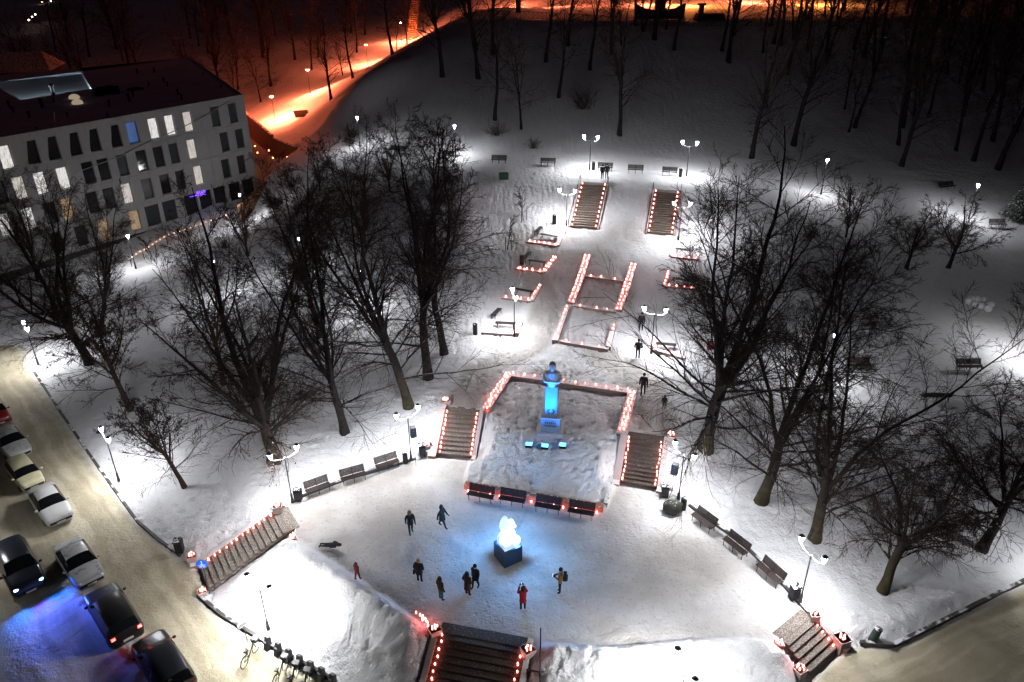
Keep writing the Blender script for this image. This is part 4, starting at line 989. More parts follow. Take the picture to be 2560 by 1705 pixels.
# violet lit sign over the entrance: a flat line and a cursive squiggle
NEON = emat('violet_neon', (.16,.03,1.0), 2.2)
u0, z0 = fac(px('Q',1325,1103)); u1, z1 = fac(px('Q',1445,1072))
sg = MB(); L_ = u0-u1
sg.box((u0-L_*.22, .03, z0-bZ0+.05), (L_*.42, .05, .12))
pts = []
for i in range(40):
    t = i/39; pts.append((u0-L_*(.45+.5*t), .05, z0-bZ0+.22+.28*math.sin(t*26)*(1-.3*t)+.08*math.sin(t*9)))
sg.tube(pts, .045, 5); pts = [(u0-L_*(.45+.5*i/11), .05, z0-bZ0-.12+.08*math.sin(i)) for i in range(12)]; sg.tube(pts, .03, 5)
sg.build('lit_sign', NEON, bld)
# terrace fence with small lights in front of the building
RAIL = snowy_mat('terrace_rail', (.18,.15,.13), amount=1.0, zmin=.5)
BULB = emat('string_bulb', (1,.42,.22), 14)
def fence(name, pts, h_, label, post=2.2, mt=RAIL, infill='bars', cat='fence', bulbs=False, cross=False):
    P = at(pts); root = empty(name, P[0], 0, label, cat); o = P[0]
    for a, b_ in zip(P[:-1], P[1:]):
        L = np.linalg.norm((b_-a)[:2]); n = max(1, int(round(L/post)))
        for i in range(n):
            p, q = a+(b_-a)*i/n-o, a+(b_-a)*(i+1)/n-o
            mb = MB(); mb.tube([(p[0],p[1],p[2]-.1),(p[0],p[1],p[2]+h_+.05)], .045, 5); mb.build('post', mt, root)
            mb = MB(); mb.tube([(p[0],p[1],p[2]+h_),(q[0],q[1],q[2]+h_)], .03, 4); mb.tube([(p[0],p[1],p[2]+.15),(q[0],q[1],q[2]+.15)], .022, 4)
            if cross:
                m_ = 3
                for k in range(m_):
                    c0, c1 = p+(q-p)*k/m_, p+(q-p)*(k+1)/m_
                    mb.tube([(c0[0],c0[1],c0[2]+.15),(c1[0],c1[1],c1[2]+h_)], .018, 4); mb.tube([(c0[0],c0[1],c0[2]+h_),(c1[0],c1[1],c1[2]+.15)], .018, 4); mb.tube([(c1[0],c1[1],c1[2]+.15),(c1[0],c1[1],c1[2]+h_)], .018, 4)
            else:
                m_ = int(post/.16)
                for k in range(m_):
                    c = p+(q-p)*(k+.5)/m_; mb.tube([(c[0],c[1],c[2]+.15),(c[0],c[1],c[2]+h_)], .012, 3)
            mb.build('rail_panel', mt, root)
            if bulbs:
                for k in range(3):
                    c = p+(q-p)*(k+.5)/3; MB().ball((c[0],c[1],c[2]+h_+.1+.1*random.random()), .05, 6, 4).build('bulb', BULB, root)
    return root
fence('terrace_fence', [(330,668),(420,612),(575,556)], 1.0, 'snowy terrace railing with small warm bulbs before the building', bulbs=True)
fence('terrace_fence', [(252,672),(310,645)], 1.0, 'short dark bar railing beside the building terrace snow bank', mt=mat('fence_black', (.02,.02,.02), .6))
fence('hilltop_fence', [(1182,42),(1300,47),(1400,52),(1500,58),(1600,64),(1700,66),(1800,67),(1900,66),(2000,60),(2100,52),(2200,42),(2330,30)], 1.2, 'dark metal fence with crossed bars along the top of the hill', post=2.6, mt=mat('fence_black', (.02,.02,.02), .6), cross=True)
# walls beside the building
BRICKD = snowy_mat('dark_brick', (.16,.075,.05), amount=.5, zmin=.8, scale=2)
wp = [onz(p, -.6) for p in ((612,330),(690,405),(750,432))]
for i, (a, b_) in enumerate(zip(wp[:-1], wp[1:])):
    low_wall('retaining_wall', a, b_, .4, 3.9-.4*i, 6.0, ['tall dark retaining wall under the red lit road beside the building', 'tall dark retaining wall continuing under the bushy bank'][i], BRICKD, stone=2.2)
low_wall('ramp_wall', onz((596,512),1.7), onz((674,448),1.7), .35, 1.7, 3.2, 'rust brown sloping ramp wall with snowy top beside the building corner', mat('rust_wall', (.34,.17,.09), .8, var=.3, scale=1.5), stone=2.0)
for p, z in ((px('A',1745,1000),2.4),(px('A',1762,1045),1.8),(px('A',1840,1030),2.0),(px('A',1868,1080),1.6),(px('A',1965,1075),1.8),(px('A',1940,1120),1.2)):
    q = onz(p, z); r_ = empty('wall_light', q, 0, 'small orange light glowing on the dark passage wall beside the building', 'wall light', 'lights of the dark passage')
    MB().ball((0,0,0), .09, 8, 6).build('bulb', emat('passage_bulb', (1,.3,.08), 26), r_); MB().box((0,.1,0), (.1,.14,.2)).build('bracket', FRAMEM, r_)
# far house with a lit window and lights of the town
hs = onz((0,150), 9); 
hr = empty('far_house', (-108,165,h1(-108,165)-1), .25, 'dark brick house with snowy roof and one yellow lit window beyond the wood', 'building')
hz = 9-hr.location[2]
MB().box((0,0,hz/2), (26,12,hz)).build('wall', mat('house_brick', (.10,.035,.025), .9), hr)
MB().add([(-13.4,-6.5,hz),(13.4,-6.5,hz),(13.4,6.5,hz),(-13.4,6.5,hz),(-11,0,hz+3.2),(11,0,hz+3.2)], [(0,1,5,4),(2,3,4,5),(1,2,5),(3,0,4)]).build('roof', snowy_mat('house_roof', (.06,.05,.055), amount=.6, zmin=.3), hr)
wn = MB().box((1.0,-6.02,hz-3.0), (1.6,.1,1.9)).build('window', FRAMEM, hr); MB().box((1.0,-6.08,hz-3.0), (1.3,.06,1.6)).build('pane', emat('yellow_pane', (1,.6,.08), .9), wn)
wn = MB().box((3.2,-6.02,hz-3.4), (1.0,.1,.8)).build('window', FRAMEM, hr); MB().box((3.2,-6.08,hz-3.4), (.8,.06,.6)).build('pane', emat('blue_pane', (.1,.45,1), 1.2), wn)
for i, p in enumerate([(80,42),(72,50),(105,5),(127,2),(88,36)]):
    q = onz(p, 7.5); r_ = empty('town_light', (q[0], q[1], q[2]), 0, 'small warm light of the town seen through the dark wood', 'lamp', 'town lights beyond the wood')
    MB().ball((0,0,0), .3, 8, 6).build('bulb', emat('town_bulb', (1,.75,.55), 9), r_); MB().tube([(0,0,-4),(0,0,-.2)], .06, 5).build('pole', POLE, r_)
# wooden stair tower on the red lit road
WOODO = mat('orange_planks', (.42,.24,.08), .8, var=.3)
tq = at((1030,98)); tw = empty('stair_flight', tq, ang_px((1015,90),(1045,90),14), 'long narrow flight of plank steps climbing the hill in red light', 'stairs')
for i in range(34):
    MB().box((0, .5*i, .42*i), (2.0, .46, .16)).build('step', WOODO, tw)
for sx in (-1.05, 1.05): MB().tube([(sx,0,1.0),(sx,.5*34,.42*34+1)], .06, 5).build('handrail', WOODO, tw)
q = at((755,290)); rs = empty('road_steps', q, ang_px((740,296),(765,294),3.6), 'four brown plank steps in the red lit snow beside the road', 'stairs')
for i in range(4): MB().box((0, .75*i-.8, .12+.17*i), (2.6, .34, .25)).build('step', mat('brown_plank', (.12,.07,.04), .8), rs)
# dark parasol-shaped kiosk silhouettes on the hilltop
KM = mat('kiosk_dark', (.012,.01,.012), .8)
def fin(p0, lab, sz=1.0):
    q = at(p0); r_ = empty('stone_monument', q, 0, lab, 'monument')
    MB().box((0,0,2.2*sz), (1.7*sz,1.4*sz,4.4*sz)).build('pillar', KM, r_)
    for s in (-1, 1):
        pts = [(s*.85*sz,0),(s*4.2*sz,0),(s*4.4*sz,2.6*sz),(s*2.6*sz,1.7*sz),(s*.85*sz,1.45*sz)]
        V = [(a, -.3, z) for a, z in pts]+[(a, .3, z) for a, z in pts]; n = 5
        Fs = [tuple(range(n)), tuple(range(n, 2*n))[::-1]]+[(i, n+i, n+(i+1) % n, (i+1) % n) for i in range(n)]
        MB().add(V, Fs).build('wing', KM, r_)
fin(px('B',2185,130), 'dark monument with pillar and two swept wings on the hilltop')
q = at(px('Y',490,105)); r_ = empty('info_pillar', q, 0, 'dark pillar with a lit white top at the hilltop fence', 'pillar')
MB().box((0,0,1.3), (.9,.7,2.6)).build('body', KM, r_); MB().box((0,0,2.7), (.8,.6,.25)).build('lit_top', emat('pillar_glow', (.85,.92,1), 3), r_)
q = at(px('C',200,145)); r_ = empty('parked_machine', q, .1, 'dark covered machine parked behind the hilltop fence', 'vehicle')
MB().box((0,0,.7), (5.2,2,1.1), taper=.85).build('body', KM, r_); MB().box((-1.6,0,1.9), (.7,.7,1.4)).build('mast', KM, r_); MB().box((-1.6,0,2.7), (1.3,.8,.3)).build('head', KM, r_)
# ------------------------------------------------------------------ benches
WOODB = snowy_mat('bench_wood', (.045,.030,.026), rough=.6, amount=.0, zmin=.97, scale=7, bump=0)
WOODK = snowy_mat('bench_wood_dark', (.022,.017,.017), rough=.55, amount=.0, zmin=.97, scale=7, bump=0)
IRON = mat('bench_iron', (.012,.012,.013), .5)
def bench_meshes(wood, back=True, n_back=8):
    seat = MB()
    for i in range(4): seat.box((0, -.02-.115*i, .45), (1.86, .095, .035))
    o = {'seat': seat.mesh('seat', wood)}
    if back:
        bk = MB()
        for i in range(n_back):
            t = i/(n_back-1); bk.box((0, .07+.16*t, .52+.40*t), (1.86, .03, .047))
        bk.box((0, .17, .72), (.05,.07,.46)); o['backrest'] = bk.mesh('backrest', wood)
    lg = MB(); lg.tube([(0,-.36,0),(0,-.36,.43),(0,.04,.43),(0,.1,0)], .025, 5); lg.tube([(0,.04,.43),(0,.26,.95)], .022, 5)
    lg.tube([(0,-.34,.43),(0,-.36,.62),(0,.0,.66),(0,.14,.64)], .02, 5)
    if not back: lg = MB(); lg.tube([(0,-.36,0),(0,-.36,.43),(0,.02,.43),(0,.02,0)], .03, 5)
    o['leg'] = lg.mesh('leg', IRON); return o
BM = {'slat': bench_meshes(WOODB), 'dark': bench_meshes(WOODK), 'flat': bench_meshes(WOODB, False)}
def bench(pa, pb, kind, label, group=None, flip=False, fix=1.0, push=0.0):
    A, B = at([pa, pb]); d = (B-A)[:2]; an = math.atan2(d[1], d[0]); c = (A+B)/2
    if flip: an += math.pi
    n2 = np.array([-math.sin(an), math.cos(an)]); c[:2] += n2*(.36+push); c[2] = h1(c[0], c[1])
    r = empty('park_bench', c, an, label, 'bench', group); sc = float(np.clip(np.linalg.norm(d)/1.86, .85, 1.25))*fix; r.scale = (sc,1,1)
    for k in ('seat', 'backrest'):
        if k in BM[kind]: link(bpy.data.objects.new(k, BM[kind][k]), r)
    for x in (-.8, 0, .8) if kind != 'flat' else (-.75, .75):
        o = link(bpy.data.objects.new('leg', BM[kind]['leg']), r); o.location = (x,0,0)
    return r
for a, b_, lab in (((535,728),(830,622),'slatted bench beside the bin and lamp at the street stairs'), ((962,572),(1265,485),'slatted bench in the middle of the row by the mossy tree'), ((1392,418),(1672,322),'slatted bench next to the round litter bin and loudspeaker tripod')):
    bench(px('R',*a), px('R',*b_), 'slat', lab, 'benches along the plaza')
for a, b_, lab in (((72,462),(205,565),'slatted bench nearest to the wrapped boulder'), ((285,628),(428,742),'slatted bench in the middle of the kerbside row below leaning trees'), ((512,805),(662,942),'slatted bench beside the litter bin and corner lamp')):
    bench(px('I',*a), px('I',*b_), 'slat', lab, 'benches along the plaza')
for i, (a, b_) in enumerate((((105,1298),(345,1345)), ((398,1340),(640,1382)), ((730,1405),(972,1448)), ((1040,1458),(1285,1500)))):
    bench(px('J',*a), px('J',*b_), 'dark', ['dark bench at the stair tripod end of the statue bed wall','dark bench left of the dirt line facing the ice sculpture','dark bench beside the dirt line facing the ice sculpture','dark bench at the dark stairs end of the statue bed wall'][i].replace('left of','just before'), 'benches before the statue bed wall', push=-.05)
for i, (a, b_) in enumerate((((72,284),(172,287)), ((392,302),(492,307)), ((765,334),(865,337)), ((963,347),(1066,352)), ((1185,362),(1285,368)))):
    bench(px('M',*a), px('M',*b_), 'slat', ['promenade bench above the green salt chest','promenade bench between the green chest and the promenade lamp','promenade bench behind the embracing couple','promenade bench between the two long staircases','promenade bench beside the bin behind branches'][i], 'benches on the promenade', fix=1.0)
for p, lab in (((868,366),'promenade bench beside the first single lamp'), ((992,384),'promenade bench between the two single lamps'), ((1113,396),'promenade bench at the second single lamp')):
    bench((p[0]-20,p[1]), (p[0]+20,p[1]+3), 'dark', lab, 'benches on the promenade')
G_ = 'flat benches in the candle lit garden'
for a, b_, lab in (((372,762),(412,712),'short flat bench at right angles by the top garden bed'), ((388,778),(500,790),'flat bench behind the top garden bed candles'), ((292,946),(335,880),'short flat bench beside the garden litter bin'), ((312,948),(425,962),'flat bench behind the second garden bed candles'),
                   ((225,1138),(340,1155),'flat bench behind the third garden bed candles'), ((97,1308),(140,1258),'short snowy flat bench by the lowest garden bed'), ((100,1358),(230,1366),'flat bench behind the lowest garden bed candles')):
    bench(px('M',*a), px('M',*b_), 'flat', lab, G_)
for a, b_, lab in (((380,622),(530,640),'flat bench behind the top bed candles under the tall tree'), ((360,888),(500,905),'flat bench behind the middle bed candles under the tall tree'), ((208,1470),(390,1490),'flat bench beside the lamp and lowest bed candles')):
    bench(px('U',*a), px('U',*b_), 'flat', lab, G_)
for a, b_, lab, fl in (((1870,1000),(2040,1005),'long bench on the bright lawn past the tall trees',False), ((1615,1180),(1805,1188),'bench seen from behind next to a snow heap on the lawn',True), ((820,1150),(985,1160),'bench behind the leaning trunks on the lawn',True), ((1130,990),(1285,998),'bench under the lawn lamp behind branches',False)):
    bench(px('F',*a), px('F',*b_), 'slat', lab, 'benches on the lawn', flip=fl)
bench(px('C',1762,1310), px('C',1900,1300), 'dark', 'dark bench on the slope beside the far path lamp', 'benches on the lawn'); bench(px('C',2120,1560), px('C',2230,1570), 'dark', 'dark bench beside the snowy spruce', 'benches on the lawn')

# ------------------------------------------------------------------ litter bins and chests
BINM = mat('bin_black', (.015,.015,.017), .5); BING = mat('bin_green', (.02,.05,.035), .5); BINR = mat('bin_red', (.35,.03,.03), .5)
def bin_(p, label, mt=BINM, kind='square', sc=1.0, base=None):
    r = empty('litter_bin', at(p), random.uniform(-.3,.3), label, 'litter bin'); r.scale = (sc,sc,sc)
    if kind == 'square':
        MB().box((0,0,.45), (.42,.42,.74), taper=1.08).build('body', mt, r); MB().box((0,0,.95), (.5,.5,.07)).build('lid', snowy_mat('bin_lid', (.02,.02,.02), amount=.5, zmin=.7), r)
        mb = MB()
        for x in (-.19,.19):
            for y in (-.19,.19): mb.tube([(x,y,0),(x,y,.95)], .02, 4)
        mb.build('frame', IRON, r)
    else:
        MB().lathe([(.17,.02),(.19,.1),(.19,.86),(.17,.9)], sides=12).build('body', mt, r); MB().lathe([(.2,.9),(.2,.94),(.1,1.0)], sides=12).build('lid', snowy_mat('bin_lid', (.02,.02,.02), amount=.5, zmin=.7), r)
        MB().lathe([(.05,0),(.05,.05)], sides=8).build('foot', IRON, r)
    return r
bin_(px('R',428,742), 'square black litter bin between lamp and bench at the street stairs')
bin_(px('R',1737,282), 'slim round litter bin between the last bench and the loudspeaker lamp', kind='round')
bin_(px('R',1945,192), 'square dark bin against the red stair wall')
bin_(px('S',370,1392), 'square dark bin at the foot of the dark stairs')
bin_(px('S',537,1507), 'slim round litter bin beside the wrapped boulder', kind='round')
bin_(px('I',772,1000), 'square black litter bin at the corner lamp')
b_ = bin_(px('I',1303,1290), 'tilted green round bin on the blue tinted snow near the kerb', BING, 'round', 1.1); b_.rotation_euler = (.12,.1,.3)
bin_(px('M',740,327), 'round bin at the foot of the promenade lamp', kind='round', sc=1.1); bin_(px('M',485,684), 'round snowy topped bin beside the lamp at the long stairs', kind='round', sc=1.2)
bin_(px('M',272,944), 'dark round bin in the second garden bed', kind='round', sc=1.1); bin_(px('M',1307,372), 'round bin at the promenade lamp behind branches', kind='round', sc=1.1)
bin_(px('E',915,748), 'dark round bin beside the lowest garden bed', kind='round', sc=1.1); bin_(px('U',690,1475), 'red box bin under the tallest tree', BINR, sc=.9); bin_(px('G',1232,684), 'black bin at the kerb by the street stair foot', sc=1.05)
r = empty('salt_chest', at(px('M',155,388)), .1, 'dark green salt chest on the edge of the promenade', 'chest')
MB().box((0,0,.36), (1.05,.7,.62), taper=1.05).build('body', mat('chest_green', (.012,.06,.035), .5), r); MB().box((0,0,.72), (1.15,.8,.09), taper=.9).build('lid', mat('chest_lid', (.015,.07,.04), .5), r)
# ------------------------------------------------------------------ statue
BRZ = mat('pale_statue_stone', (.55,.56,.57), .5, var=.15, scale=8); COLM = mat('column_stone', (.20,.21,.215), .55, var=.15, scale=5); PLQ = mat('plaque_dark', (.05,.05,.05), .6)
sb = at(px('J',878,700)); srz = math.atan2((bFR-bFL)[1], (bFR-bFL)[0])*.6
st = empty('statue', sb, srz, 'tall bust on a column lit blue in the middle of the snowy bed', 'statue')
MB().box((0,.6,.02), (1.8,1.6,.34)).build('plinth_slab', snowy_mat('plinth_snow', (.4,.4,.4), amount=1.0, zmin=.6), st)
pb = MB().box((0,.6,.75), (1.32,1.15,1.12)).build('pedestal', COLM, st)
MB().box((0,.6,1.34), (1.38,1.2,.06)).build('pedestal_cap', snowy_mat('plinth_snow', (.4,.4,.4), amount=1.0, zmin=.6), st)
lt = MB(); random.seed(4)
for row, (n_, z_) in enumerate(((6, .98), (7, .74))):
    for i in range(n_):
        lt.box((-.42+.84*(i+.5)/n_, .018, z_), (.075, .02, .14)); lt.box((-.42+.84*(i+.5)/n_+.03, .018, z_-.05*(i % 3)), (.04, .02, .03))
lt.build('raised_lettering', PLQ, pb)
col = MB().box((0,.6,2.55), (.86,.80,2.42), taper=.96).build('column', COLM, st)
wr_ = MB()
for s in (-1, 1):
    wr_.tube([(s*(.05+.15*math.sin(t*math.pi/1.05)), .19, 1.62+.36*t) for t in np.linspace(0, 1, 9)], [.03,.04,.045,.045,.045,.04,.04,.03,.02], 5)
    for t in np.linspace(.15, .9, 6): wr_.ball((s*(.05+.15*math.sin(t*math.pi/1.05)+.03), .185, 1.62+.36*t), (.04,.02,.04), 6, 4)
wr_.build('wreath_emblem', PLQ, col)
bs = MB(); rings = [(3.76,.38,.40),(3.9,.37,.40),(4.05,.38,.39),(4.25,.43,.37),(4.45,.52,.34),(4.62,.56,.30),(4.74,.50,.25),(4.82,.30,.20),(4.88,.17,.17),(4.98,.15,.16)]
V = []; n_ = 18
for z_, a_, b_ in rings:
    for k in range(n_):
        t = 2*math.pi*k/n_; V.append((a_*math.copysign(abs(math.cos(t))**.8, math.cos(t)), .6+b_*math.copysign(abs(math.sin(t))**.9, math.sin(t)), z_))
Fs = [(i*n_+k, i*n_+(k+1) % n_, (i+1)*n_+(k+1) % n_, (i+1)*n_+k) for i in range(len(rings)-1) for k in range(n_)]+[tuple(range(n_))[::-1]]
bs.add(V, Fs)
for s in (-1, 1):   # folded arms
    bs.tube([(s*.50,.6,4.56),(s*.54,.48,4.3),(s*.46,.34,4.10),(s*.15,.26,4.12),(-s*.2,.27,4.2+.06*s)], [.14,.13,.11,.09,.07], 8)
    for k in range(4): bs.tube([(-s*.2,.24+.01*k,4.16+.06*s+.035*k),(-s*.3,.27,4.17+.06*s+.035*k)], .02, 5)
    bs.add([(s*.02,.24,4.78),(s*.2,.3,4.75),(s*.16,.22,4.45),(s*.02,.2,4.3)], [(0,1,2,3) if s < 0 else (3,2,1,0)])
bust = bs.build('bust', BRZ, st, True)
hd = MB(); hd.ball((0,.56,5.2), (.21,.25,.30), 14, 10); hd.ball((0,.33,5.17), (.045,.07,.08), 8, 6); hd.ball((0,.36,5.03), (.12,.09,.12), 10, 6)
for s in (-1, 1): hd.ball((s*.21,.58,5.18), (.03,.05,.07), 6, 5); hd.ball((s*.08,.36,5.25), (.035,.03,.025), 6, 5)
hd.build('head', BRZ, bust, True)
hr_ = MB(); hr_.ball((0,.6,5.30), (.225,.25,.23), 12, 8); hr_.build('hair', mat('statue_hair', (.16,.17,.18), .6), bust, True)
def spot(name, parent, loc, target, col, power, size, blend=.5, rad=.06):
    ld = bpy.data.lights.new(name, 'SPOT'); ld.color = col; ld.energy = power; ld.spot_size = size; ld.spot_blend = blend; ld.shadow_soft_size = rad
    o = bpy.data.objects.new(name, ld); link(o, parent); o.location = loc
    d = Vector(target)-Vector(loc); o.rotation_euler = d.to_track_quat('-Z', 'Y').to_euler(); return o
BLUEG = emat('flood_glass_blue', (.02,.25,1.0), 30)
for i, p in enumerate(((680,812),(830,826),(994,818))):
    q = at(px('J',*p)); r = empty('floodlight', q, srz, ['blue floodlight with a dug snow pit at the stair side of the statue','blue floodlight straight before the statue','blue floodlight with the widest glow before the statue'][i], 'floodlight'); r.scale = (1.3,1.3,1.3)
    MB().box((0,.0,.1), (.36,.28,.16)).build('housing', IRON, r); MB().box((0,.02,.187), (.32,.24,.012)).build('glass', BLUEG, r); MB().tube([(-.15,0,0),(-.2,0,.2),(.2,0,.2),(.15,0,0)], .015, 4).build('bracket', IRON, r)
    tg = np.array(sb)-q; ca, sa = math.cos(-srz), math.sin(-srz); tx, ty = tg[0]*ca-tg[1]*sa, tg[0]*sa+tg[1]*ca
    nx_, ny_ = -math.sin(srz), math.cos(srz)
    spot('beam', r, (0,.14,.24), (tx, ty+.5, 5.0 if i == 1 else 3.9), (.004,.20,1.0), 12500 if i == 1 else 800, math.radians(40 if i == 1 else 70), 1.0)
# ------------------------------------------------------------------ ice sculpture
cL, cF, cR = onz((1236,1391),0), onz((1261.4,1421),0), onz((1303.8,1402),0)
u_ = (cR-cF)[:2]; u_ /= np.linalg.norm(u_); iz = math.atan2(u_[1], u_[0]); n2_ = np.array([-u_[1], u_[0]]); SB = 1.2
ctr = cF[:2]+u_*SB/2+n2_*SB/2
isc = empty('ice_sculpture', (ctr[0], ctr[1], 0.0), iz, 'glowing ice figure with pointed hat on a dark navy box', 'sculpture')
bx_ = MB(); bx_.box((0,0,.56), (SB,SB,1.12)); bx_.build('box', mat('navy_box', (.008,.035,.09), .35, var=.1, spec=.5), isc)
ICE = emat('glowing_ice', (.13,.44,1.0), 105); ICE2 = emat('clear_ice', (.45,.72,1.0), .8)
MB().box((-.18,-.18,1.30), (.62,.62,.36), taper=.95).build('ice_block', ICE2, isc)
bd = MB(); bd.lathe([(.36,1.2),(.46,1.4),(.44,1.7),(.36,2.0),(.24,2.15)], (.05,.08,0), 14); bd.ball((.36,-.22,1.4), (.28,.28,.27), 12, 8); bd.build('body', ICE, isc, True)
hd = MB(); hd.ball((-.02,.1,2.32), (.36,.34,.27), 14, 9); hd.ball((.32,.18,2.42), .17, 10, 8); hd.build('head', ICE, isc, True)
ht = MB(); ht.lathe([(.34,2.42),(.3,2.6),(.17,2.95),(.06,3.1),(.01,3.12)], (-.12,.12,0), 14); ht.build('pointed_hat', emat('hat_ice', (.55,.8,1.0), 1.15), isc, True)
ar = MB(); ar.tube([(-.3,.05,2.05),(-.62,-.05,1.95),(-.72,-.15,1.65),(-.55,-.25,1.5)], [.12,.10,.09,.07], 8); ar.tube([(.38,.15,2.05),(.62,.3,2.1),(.70,.3,1.85)], [.1,.08,.06], 8); ar.build('arms', ICE2, isc, True)
for lx, tg in (((-.62,.1,1.16), (-2.1,.9,0)), ((.1,-.62,1.16), (.7,-2.6,0))):  # spots added on the box edge to throw two bright patches on the plaza
    sp_ = MB(); sp_.lathe([(.05,0),(.06,.1)], (lx[0], lx[1], lx[2]-.02), 8); so_ = sp_.build('added_spot', IRON, isc)
    spot('beam', so_, (lx[0]+np.sign(lx[0])*.05*(abs(lx[0]) > .5), lx[1]-.05*(abs(lx[1]) > .5), lx[2]+.1), tg, (.45,.72,1.0), 55, math.radians(34), .9)
# ------------------------------------------------------------------ loudspeakers, boulder, sign, snowballs
SPKM = mat('speaker_black', (.012,.012,.013), .6); SPKF = mat('speaker_grille', (.03,.035,.05), .4)
def tripod(p, hgt_, lab, rz, lean=0.0):
    r = empty('speaker_stand', at(p), rz, lab, 'speaker stand')
    mb = MB(); mb.tube([(0,0,.3),(0,0,hgt_)], .022, 6); mb.build('pole', SPKM, r)
    for k in range(3):
        a = 2.1*k+.4; MB().tube([(.0,.0,.75),(.55*math.cos(a),.55*math.sin(a),.02)], .018, 5).build('leg', SPKM, r)
    s = empty('loudspeaker', (0,0,0), rz, lab.replace('tripod stand carrying a', 'black').replace('tripod', 'stand').replace('black loudspeaker', 'black loudspeaker box'), 'loudspeaker')
    q = r.location; s.location = (q[0], q[1], q[2]+hgt_)
    MB().box((0,0,.38), (.42,.36,.78), taper=.92).build('cabinet', SPKM, s); MB().box((0,-.185,.38), (.34,.012,.66)).build('grille', SPKF, s); MB().lathe([(.03,0),(.03,.02)], (0,-.19,.55), 8).build('badge', mat('speaker_blue', (.05,.2,.6), .3), s)
tripod(px('R',1858,262), 2.1, 'tripod stand carrying a loudspeaker beside the lamp and red wall', .3)
tripod(px('S',432,1396), 1.9, 'tripod stand carrying a loudspeaker over the dark wrapped boulder', -.5)
q = at(px('S',432,1530)); r = MB(); r.ball((0,0,.38), (.62,.5,.52), 12, 8); bo = r.build('wrapped_boulder', snowy_mat('burlap_dark', (.035,.036,.026), amount=.25, zmin=.6, scale=9, bump=.6), None, True, loc=q)
bo.data.vertices.foreach_get; rngb = np.random.RandomState(2)
for v in bo.data.vertices: v.co += Vector(tuple(rngb.randn(3)*.035))
tag(bo, 'lumpy dark boulder wrapped in cloth at the foot of the lamp', 'boulder')
# round blue path sign
q = onz(px('N',262,880), -1.9); r = empty('path_sign', q, ang_px(px('N',185,705), px('N',235,700), 0), 'round blue sign with white walker and bicycle marks at the street stairs', 'sign')
MB().tube([(0,0,0),(0,0,2.5)], .035, 6).build('post', mat('sign_post', (.06,.06,.065), .5, .5), r)
pl = MB(); n_ = 20; V = [(.33*math.cos(2*math.pi*k/n_), -.06, 2.35+.33*math.sin(2*math.pi*k/n_)) for k in range(n_)]+[(.33*math.cos(2*math.pi*k/n_), -.035, 2.35+.33*math.sin(2*math.pi*k/n_)) for k in range(n_)]
pl.add(V, [tuple(range(n_)), tuple(range(n_, 2*n_))[::-1]]+[(k, n_+k, n_+(k+1) % n_, (k+1) % n_) for k in range(n_)])
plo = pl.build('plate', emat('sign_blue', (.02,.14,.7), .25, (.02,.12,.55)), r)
sy = MB(); sy.ball((.0,-.07,2.56), (.035,.01,.035), 8, 5); sy.tube([(0,-.07,2.52),(0,-.07,2.42),(-.05,-.07,2.33)], .018, 4); sy.tube([(0,-.07,2.42),(.05,-.07,2.33)], .015, 4); sy.box((0,-.07,2.3), (.42,.01,.015))
for xx in (-.09, .09): sy.tube([(xx+.06*math.cos(t), -.07, 2.18+.06*math.sin(t)) for t in np.linspace(0, 6.28, 11)], .011, 4, False)
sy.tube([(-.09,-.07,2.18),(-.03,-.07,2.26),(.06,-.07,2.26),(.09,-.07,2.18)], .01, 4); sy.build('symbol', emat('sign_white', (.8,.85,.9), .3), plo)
# snow ball heap on the lawn
SNOWB = mat('snow_clean', (.8,.8,.82), .8, var=.05, scale=4, bump=.3)
bl_ = at([px('F',*p) for p in ((1945,540),(1985,560),(2025,572),(2075,590),(2000,525),(2040,530),(1965,520),(2090,560))])
for i, q in enumerate(bl_):
    o = MB().ball((0,0,.28), (.38,.36,.34), 10, 7).build('snowball', SNOWB, None, True, loc=q); tag(o, 'large rolled snowball of the heap on the grey lawn', 'snowball', 'snowballs on the lawn')
# ------------------------------------------------------------------ garden curbs with candles
CURB = snowy_mat('garden_curb', (.22,.18,.16), amount=1.1, zmin=.7)
CAND = []    # (x, y, z, label)
def curb_line(name, pts, w_, h_, label, rows, step, clabel, cand=True):
    P = at(pts); root = empty(name, P[0], 0, label, 'curb'); o = P[0]
    for a, b_ in zip(P[:-1], P[1:]):
        d = (b_-a)[:2]; L = np.linalg.norm(d); an = math.atan2(d[1], d[0]); n = max(1, int(round(L/1.2))); nn = np.array([-d[1], d[0]])/max(L, .01)
        for i in range(n):
            c = a+(b_-a)*(i+.5)/n; zz = h1(c[0], c[1])
            q = MB().box((0,0,h_/2-.3), (L/n-.015, w_, h_+.6)).build('curb_stone', CURB, root); q.location = (c[0]-o[0], c[1]-o[1], zz-o[2]); q.rotation_euler = (0, -math.atan((b_-a)[2]/max(L,.1)), an)
        if cand:
            m_ = max(2, int(L/step))
            for i in range(m_):
                for rw in range(rows):
                    lat = (rw-(rows-1)/2)*(w_*.48)+random.uniform(-.05,.05); t = (i+.5+random.uniform(-.15,.15))/m_
                    c = a+(b_-a)*t; zz = h1(c[0], c[1]); CAND.append((c[0]+nn[0]*lat, c[1]+nn[1]*lat, zz+h_-.01, clabel))
random.seed(21)
HC = 'red candle on the H shaped curbs of the sloping garden'
Mp = lambda *a: [px('M',*q) for q in a]
curb_line('garden_curb', Mp((702,890),(655,1040),(592,1205)), .75, .2, 'wide stone curb crowded with candles on one side of the H shape', 2, .62, HC)
curb_line('garden_curb', Mp((568,1225),(490,1455)), .5, .25, 'stone curb with a candle row running down from the H shape', 1, .55, HC)
